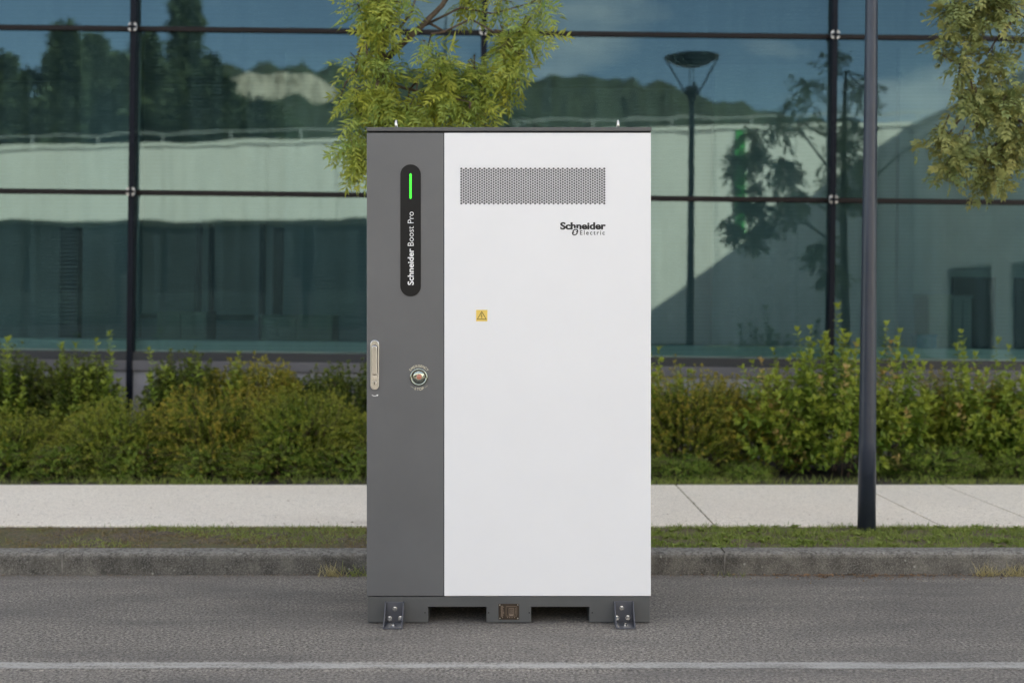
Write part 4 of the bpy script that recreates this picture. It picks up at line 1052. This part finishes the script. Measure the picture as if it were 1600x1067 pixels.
# low spreading sprays along the front edge, left
for i, px in enumerate((-10, 95, 205, 320, 430, 540)):
    d = 9.42; labs = ['low dark spreading sprays at the left picture edge beside the pavement', 'low spreading sprays left of the first dark post beside the pavement', 'low spreading sprays directly under the first dark post beside the pavement',
                      'low spreading sprays in the middle of the left pavement edge', 'brighter low sprays between post and cabinet beside the pavement', 'low spreading sprays touching the cabinet silhouette on its left']
    shrub('spreading_shrub', labs[i], xat(px, d), d + .08, zat(672 + 10 * (i % 2), d) - .1, 150 / 2030 * d, 330, .024, .008, M['juniper'], .011, 200 + i, start_h=.75, incl=(48, 94), curve=-.12, depth=.70, agep=1.0, whorl=False)
# ---- right bed
Rb = [(1075, 572, 240, 9.9, 'fine2', 'brown green feathery shrub next to the white side of the cabinet'), (1185, 578, 220, 10.0, 'fine2', 'tan tipped feathery shrub between cabinet and leafy bush'),
      (1500, 575, 220, 10.1, 'fine2', 'olive feathery shrub behind the juniper at the right'), (1620, 585, 200, 10.0, 'fine', 'green feathery shrub at the right picture edge')]
for i, (px, py, wd, d, mt, lb) in enumerate(Rb):
    shrub('feathery_shrub', lb, xat(px, d), d, zat(py, d) - .10, wd / 2030 * d * 1.2, 850, .032, .014, M[mt], .016, 230 + i, start_h=.65, incl=(0, 85), curve=-.05, depth=.9, agep=.9)
Bb = [(1030, 525, 120, 10.1, 60, 'upright leafy shrub peeking out beside the white cabinet side', 0), (1215, 528, 190, 9.75, 80, 'fresh green leafy shrub left of the tall leafy bush', 120),
      (1300, 488, 200, 9.65, 150, 'large leafy bush with pale shoot tips and turning leaves left of the lamp post', 300), (1385, 496, 150, 9.75, 90, 'leafy bush with yellow and pink leaves right behind the lamp post', 200),
      (1530, 524, 170, 9.85, 110, 'tall leafy bush with pale tips near the right picture edge', 120), (1610, 545, 130, 9.8, 70, 'leafy shrub cut by the right picture edge', 0)]
for i, (px, py, wd, d, ns, lb, ol) in enumerate(Bb):
    shrub('leafy_shrub', lb, xat(px, d), d, zat(py, d) - .10, wd / 2030 * d * 1.15, int(ns * 1.7), .068, .030, M['broad'], .030, 260 + i, start_h=.35, incl=(0, 66), curve=-.08, depth=.8, agep=.9, big=True,
          mat2=M['turning'], frac2=.06 if i in (2, 3) else .015, obj_leaves=ol)
for i, (px, py, wd, lb) in enumerate(((1062, 706, 150, 'low juniper mound at the foot of the white cabinet side'), (1470, 690, 230, 'bright low juniper mound right of the lamp post beside the pavement'), (1170, 722, 110, 'small low juniper between the two larger mounds'), (1600, 706, 130, 'dark low juniper at the right picture edge'))):
    d = 9.42; shrub('juniper', lb, xat(px, d), d + .12, zat(py, d) - .1, wd / 2030 * d, 420, .024, .008, M['juniper'], .010, 300 + i, start_h=.75, incl=(45, 92), curve=-.10, depth=.75, agep=1.0, whorl=False, group='junipers at the pavement edge')

def blades(P, h0, h1, w_, lean, mat, name, parent=None, kind='stuff', age=(0, .7), tagd=None):
    n_ = len(P); Dd = rdir(n_, .2, 1); Dd[:, :2] *= lean; Dd[:, 2] += .4
    V, F = scatter(BLADE_V, BLADE_F, P, Dd, npr.normal(0, 1, (n_, 3)), npr.uniform(h0, h1, n_), npr.uniform(.6, 1.2, n_) * w_)
    o = np_obj(name, V, F, mat, parent, np.repeat(npr.uniform(*age, n_), len(BLADE_V)), kind=kind)
    if tagd: tag(o, **tagd)
    return o
def noise2(x, y, s): return np.sin(x * s * 1.7 + 3 * np.sin(y * s * 1.1)) * .5 + np.sin(x * s * .63 + y * s * 2.1 + 1.3) * .5
# right verge grass
N = 52000; gx = npr.uniform(-.6, 6, N); gy = npr.uniform(6.66, 7.38, N); keep = (noise2(gx, gy, 9) + npr.normal(0, .38, N) > -.10)
gx, gy = gx[keep], gy[keep]
blades(np.stack([gx, gy, np.full(len(gx), .098)], 1), .014, .042, .0045, 1.1, M['grassm'], 'verge_grass', tagd=dict(label='short green grass on the verge right of the cabinet', cat='grass'))
# left verge: sparse moss, thatch and a few blades
N = 26000; gx = npr.uniform(-6, -.6, N); gy = npr.uniform(6.66, 7.38, N); keep = (noise2(gx, gy, 6) + npr.normal(0, .5, N) > .25 - .45 * (gx > -2.4))
gx, gy = gx[keep], gy[keep]
blades(np.stack([gx, gy, np.full(len(gx), .098)], 1), .006, .020, .006, 1.6, M['moss'], 'verge_moss', age=(0, 1), tagd=dict(label='brown moss and thatch on the verge left of the cabinet', cat='moss'))
N = 17000; gx = npr.uniform(-6, -.6, N); gy = 6.68 + .70 * npr.random(N) ** .7; keep = (noise2(gx, gy, 4) + npr.normal(0, .25, N) > .35 - .5 * (gx > -1.8))
gx, gy = gx[keep], gy[keep]
blades(np.stack([gx, gy, np.full(len(gx), .098)], 1), .010, .038, .0045, 1.2, M['grassm'], 'sparse_grass', age=(.2, 1), tagd=dict(label='sparse thin grass on the bare left verge', cat='grass'))
# broadleaf weeds in the right verge
Pw = []; Dw = []; Sw = []
for i in range(130):
    cx_, cy_ = npr.uniform(.62, 4.2), npr.uniform(6.72, 7.36); n_ = 11; a = np.arange(n_) * 2.4 + npr.uniform(0, 6)
    Pw.append(np.tile(np.array((cx_, cy_, .100)), (n_, 1))); Dw.append(np.stack([np.cos(a), np.sin(a), npr.uniform(.3, 1.2, n_)], 1)); Sw.append(npr.uniform(.016, .036, n_))
Pw, Dw, Sw = np.concatenate(Pw), np.concatenate(Dw), np.concatenate(Sw)
V, F = scatter(LEAF6_V, LEAF6_F, Pw, Dw, np.tile((0, 0, 1.), (len(Pw), 1)), Sw, Sw * .42)
tag(np_obj('verge_weeds', V, F, M['grassm'], None, np.repeat(npr.uniform(0, .6, len(Pw)), len(LEAF6_V)), kind='stuff'), 'small broad leaved weeds growing through the right verge grass', 'weeds')
# edge grass below shrubs along the back of the pavement
N = 9000; gx = npr.uniform(-5, 5, N); gy = 9.13 + npr.random(N) ** 2 * .25; keep = noise2(gx, gy, 5) + npr.normal(0, .4, N) > -.1
gx, gy = gx[keep], gy[keep]
blades(np.stack([gx, gy, np.full(len(gx), .10)], 1), .02, .085, .005, .8, M['grassm'], 'bed_edge_grass', age=(.1, 1), tagd=dict(label='uneven grass fringe along the back edge of the pavement', cat='grass'))
# grass creeping over the slab joints
P_ = []
for jx in (1.15, 2.43, 3.02):
    for k in range(160): P_.append((jx + rnd.gauss(0, .004), rnd.uniform(7.38, 9.1), .100))
blades(np.array(P_), .008, .022, .003, 1.3, M['moss'], 'joint_moss', age=(0, .6), tagd=dict(label='moss growing in the joints between pavement slabs', cat='moss'))
# dry tufts in the gutter
for i, (px, py, n_, lb) in enumerate(((517, 893, 70, 'small dry grass tuft in the gutter left of the cabinet'), (560, 896, 40, 'green brown tuft in the gutter touching the cabinet edge'), (1545, 894, 80, 'dry straw coloured tuft in the gutter at far right'), (1592, 892, 80, 'dry tuft in the gutter at the right picture edge'), (1142, 899, 16, 'tiny green tuft at the kerb joint right of the cabinet'))):
    d = 6.49; cx_ = xat(px, d); P_ = np.stack([npr.normal(cx_, .035, n_), npr.normal(d, .010, n_), np.full(n_, .0)], 1)
    P_[:, 1] = np.minimum(P_[:, 1], 6.515)
    t_ = thing('weed_tuft', (cx_, d, 0), lb, 'grass tuft', 'tufts in the gutter')
    blades(P_, .03, .10 if i != 4 else .04, .0035, 1.0, M['drygrass'] if i not in (1, 4) else M['grassm'], 'grass_blades', parent=t_, age=(0, 1))
# brown litter along the kerb foot and specks on pavement
def litter(name, lab, N, fx, fy, z, size, mat='litter'):
    x, y = fx(N), fy(N); Dd = rdir(N, -.15, .25)
    V, F = scatter(LEAF_V, LEAF_F, np.stack([x, y, np.full(N, z)], 1), Dd, np.tile((0, 0, 1.), (N, 1)) + npr.normal(0, .3, (N, 3)), npr.uniform(*size, N), npr.uniform(size[0] * .5, size[1] * .5, N))
    o = np_obj(name, V, F, M[mat], None, np.repeat(npr.random(N), len(LEAF_V)), kind='stuff'); tag(o, lab, 'leaf litter')
litter('leaf_litter', 'brown leaf litter lying along the foot of the kerb', 380, lambda n_: npr.normal(1.72, .33, n_), lambda n_: 6.512 - npr.exponential(.04, n_) - .002, .006, (.008, .024))
litter('leaf_litter', 'thin scatter of debris along the whole gutter', 900, lambda n_: npr.uniform(-4, 4, n_), lambda n_: 6.512 - npr.exponential(.02, n_), .005, (.005, .012))
litter('fallen_leaves', 'a few tiny dry leaves lying on the pale pavement', 130, lambda n_: npr.uniform(-4, 4, n_), lambda n_: 7.38 + npr.exponential(.25, n_), .115, (.010, .02))
litter('verge_litter', 'dry leaf scraps scattered over the verge', 900, lambda n_: npr.uniform(-4, 4, n_), lambda n_: npr.uniform(6.68, 7.36, n_), .108, (.008, .02))
litter('road_grit', 'small pale stones and grit lying on the asphalt', 260, lambda n_: npr.uniform(-3.5, 3.5, n_), lambda n_: npr.uniform(4.6, 6.45, n_), .004, (.003, .006), 'drygrass')
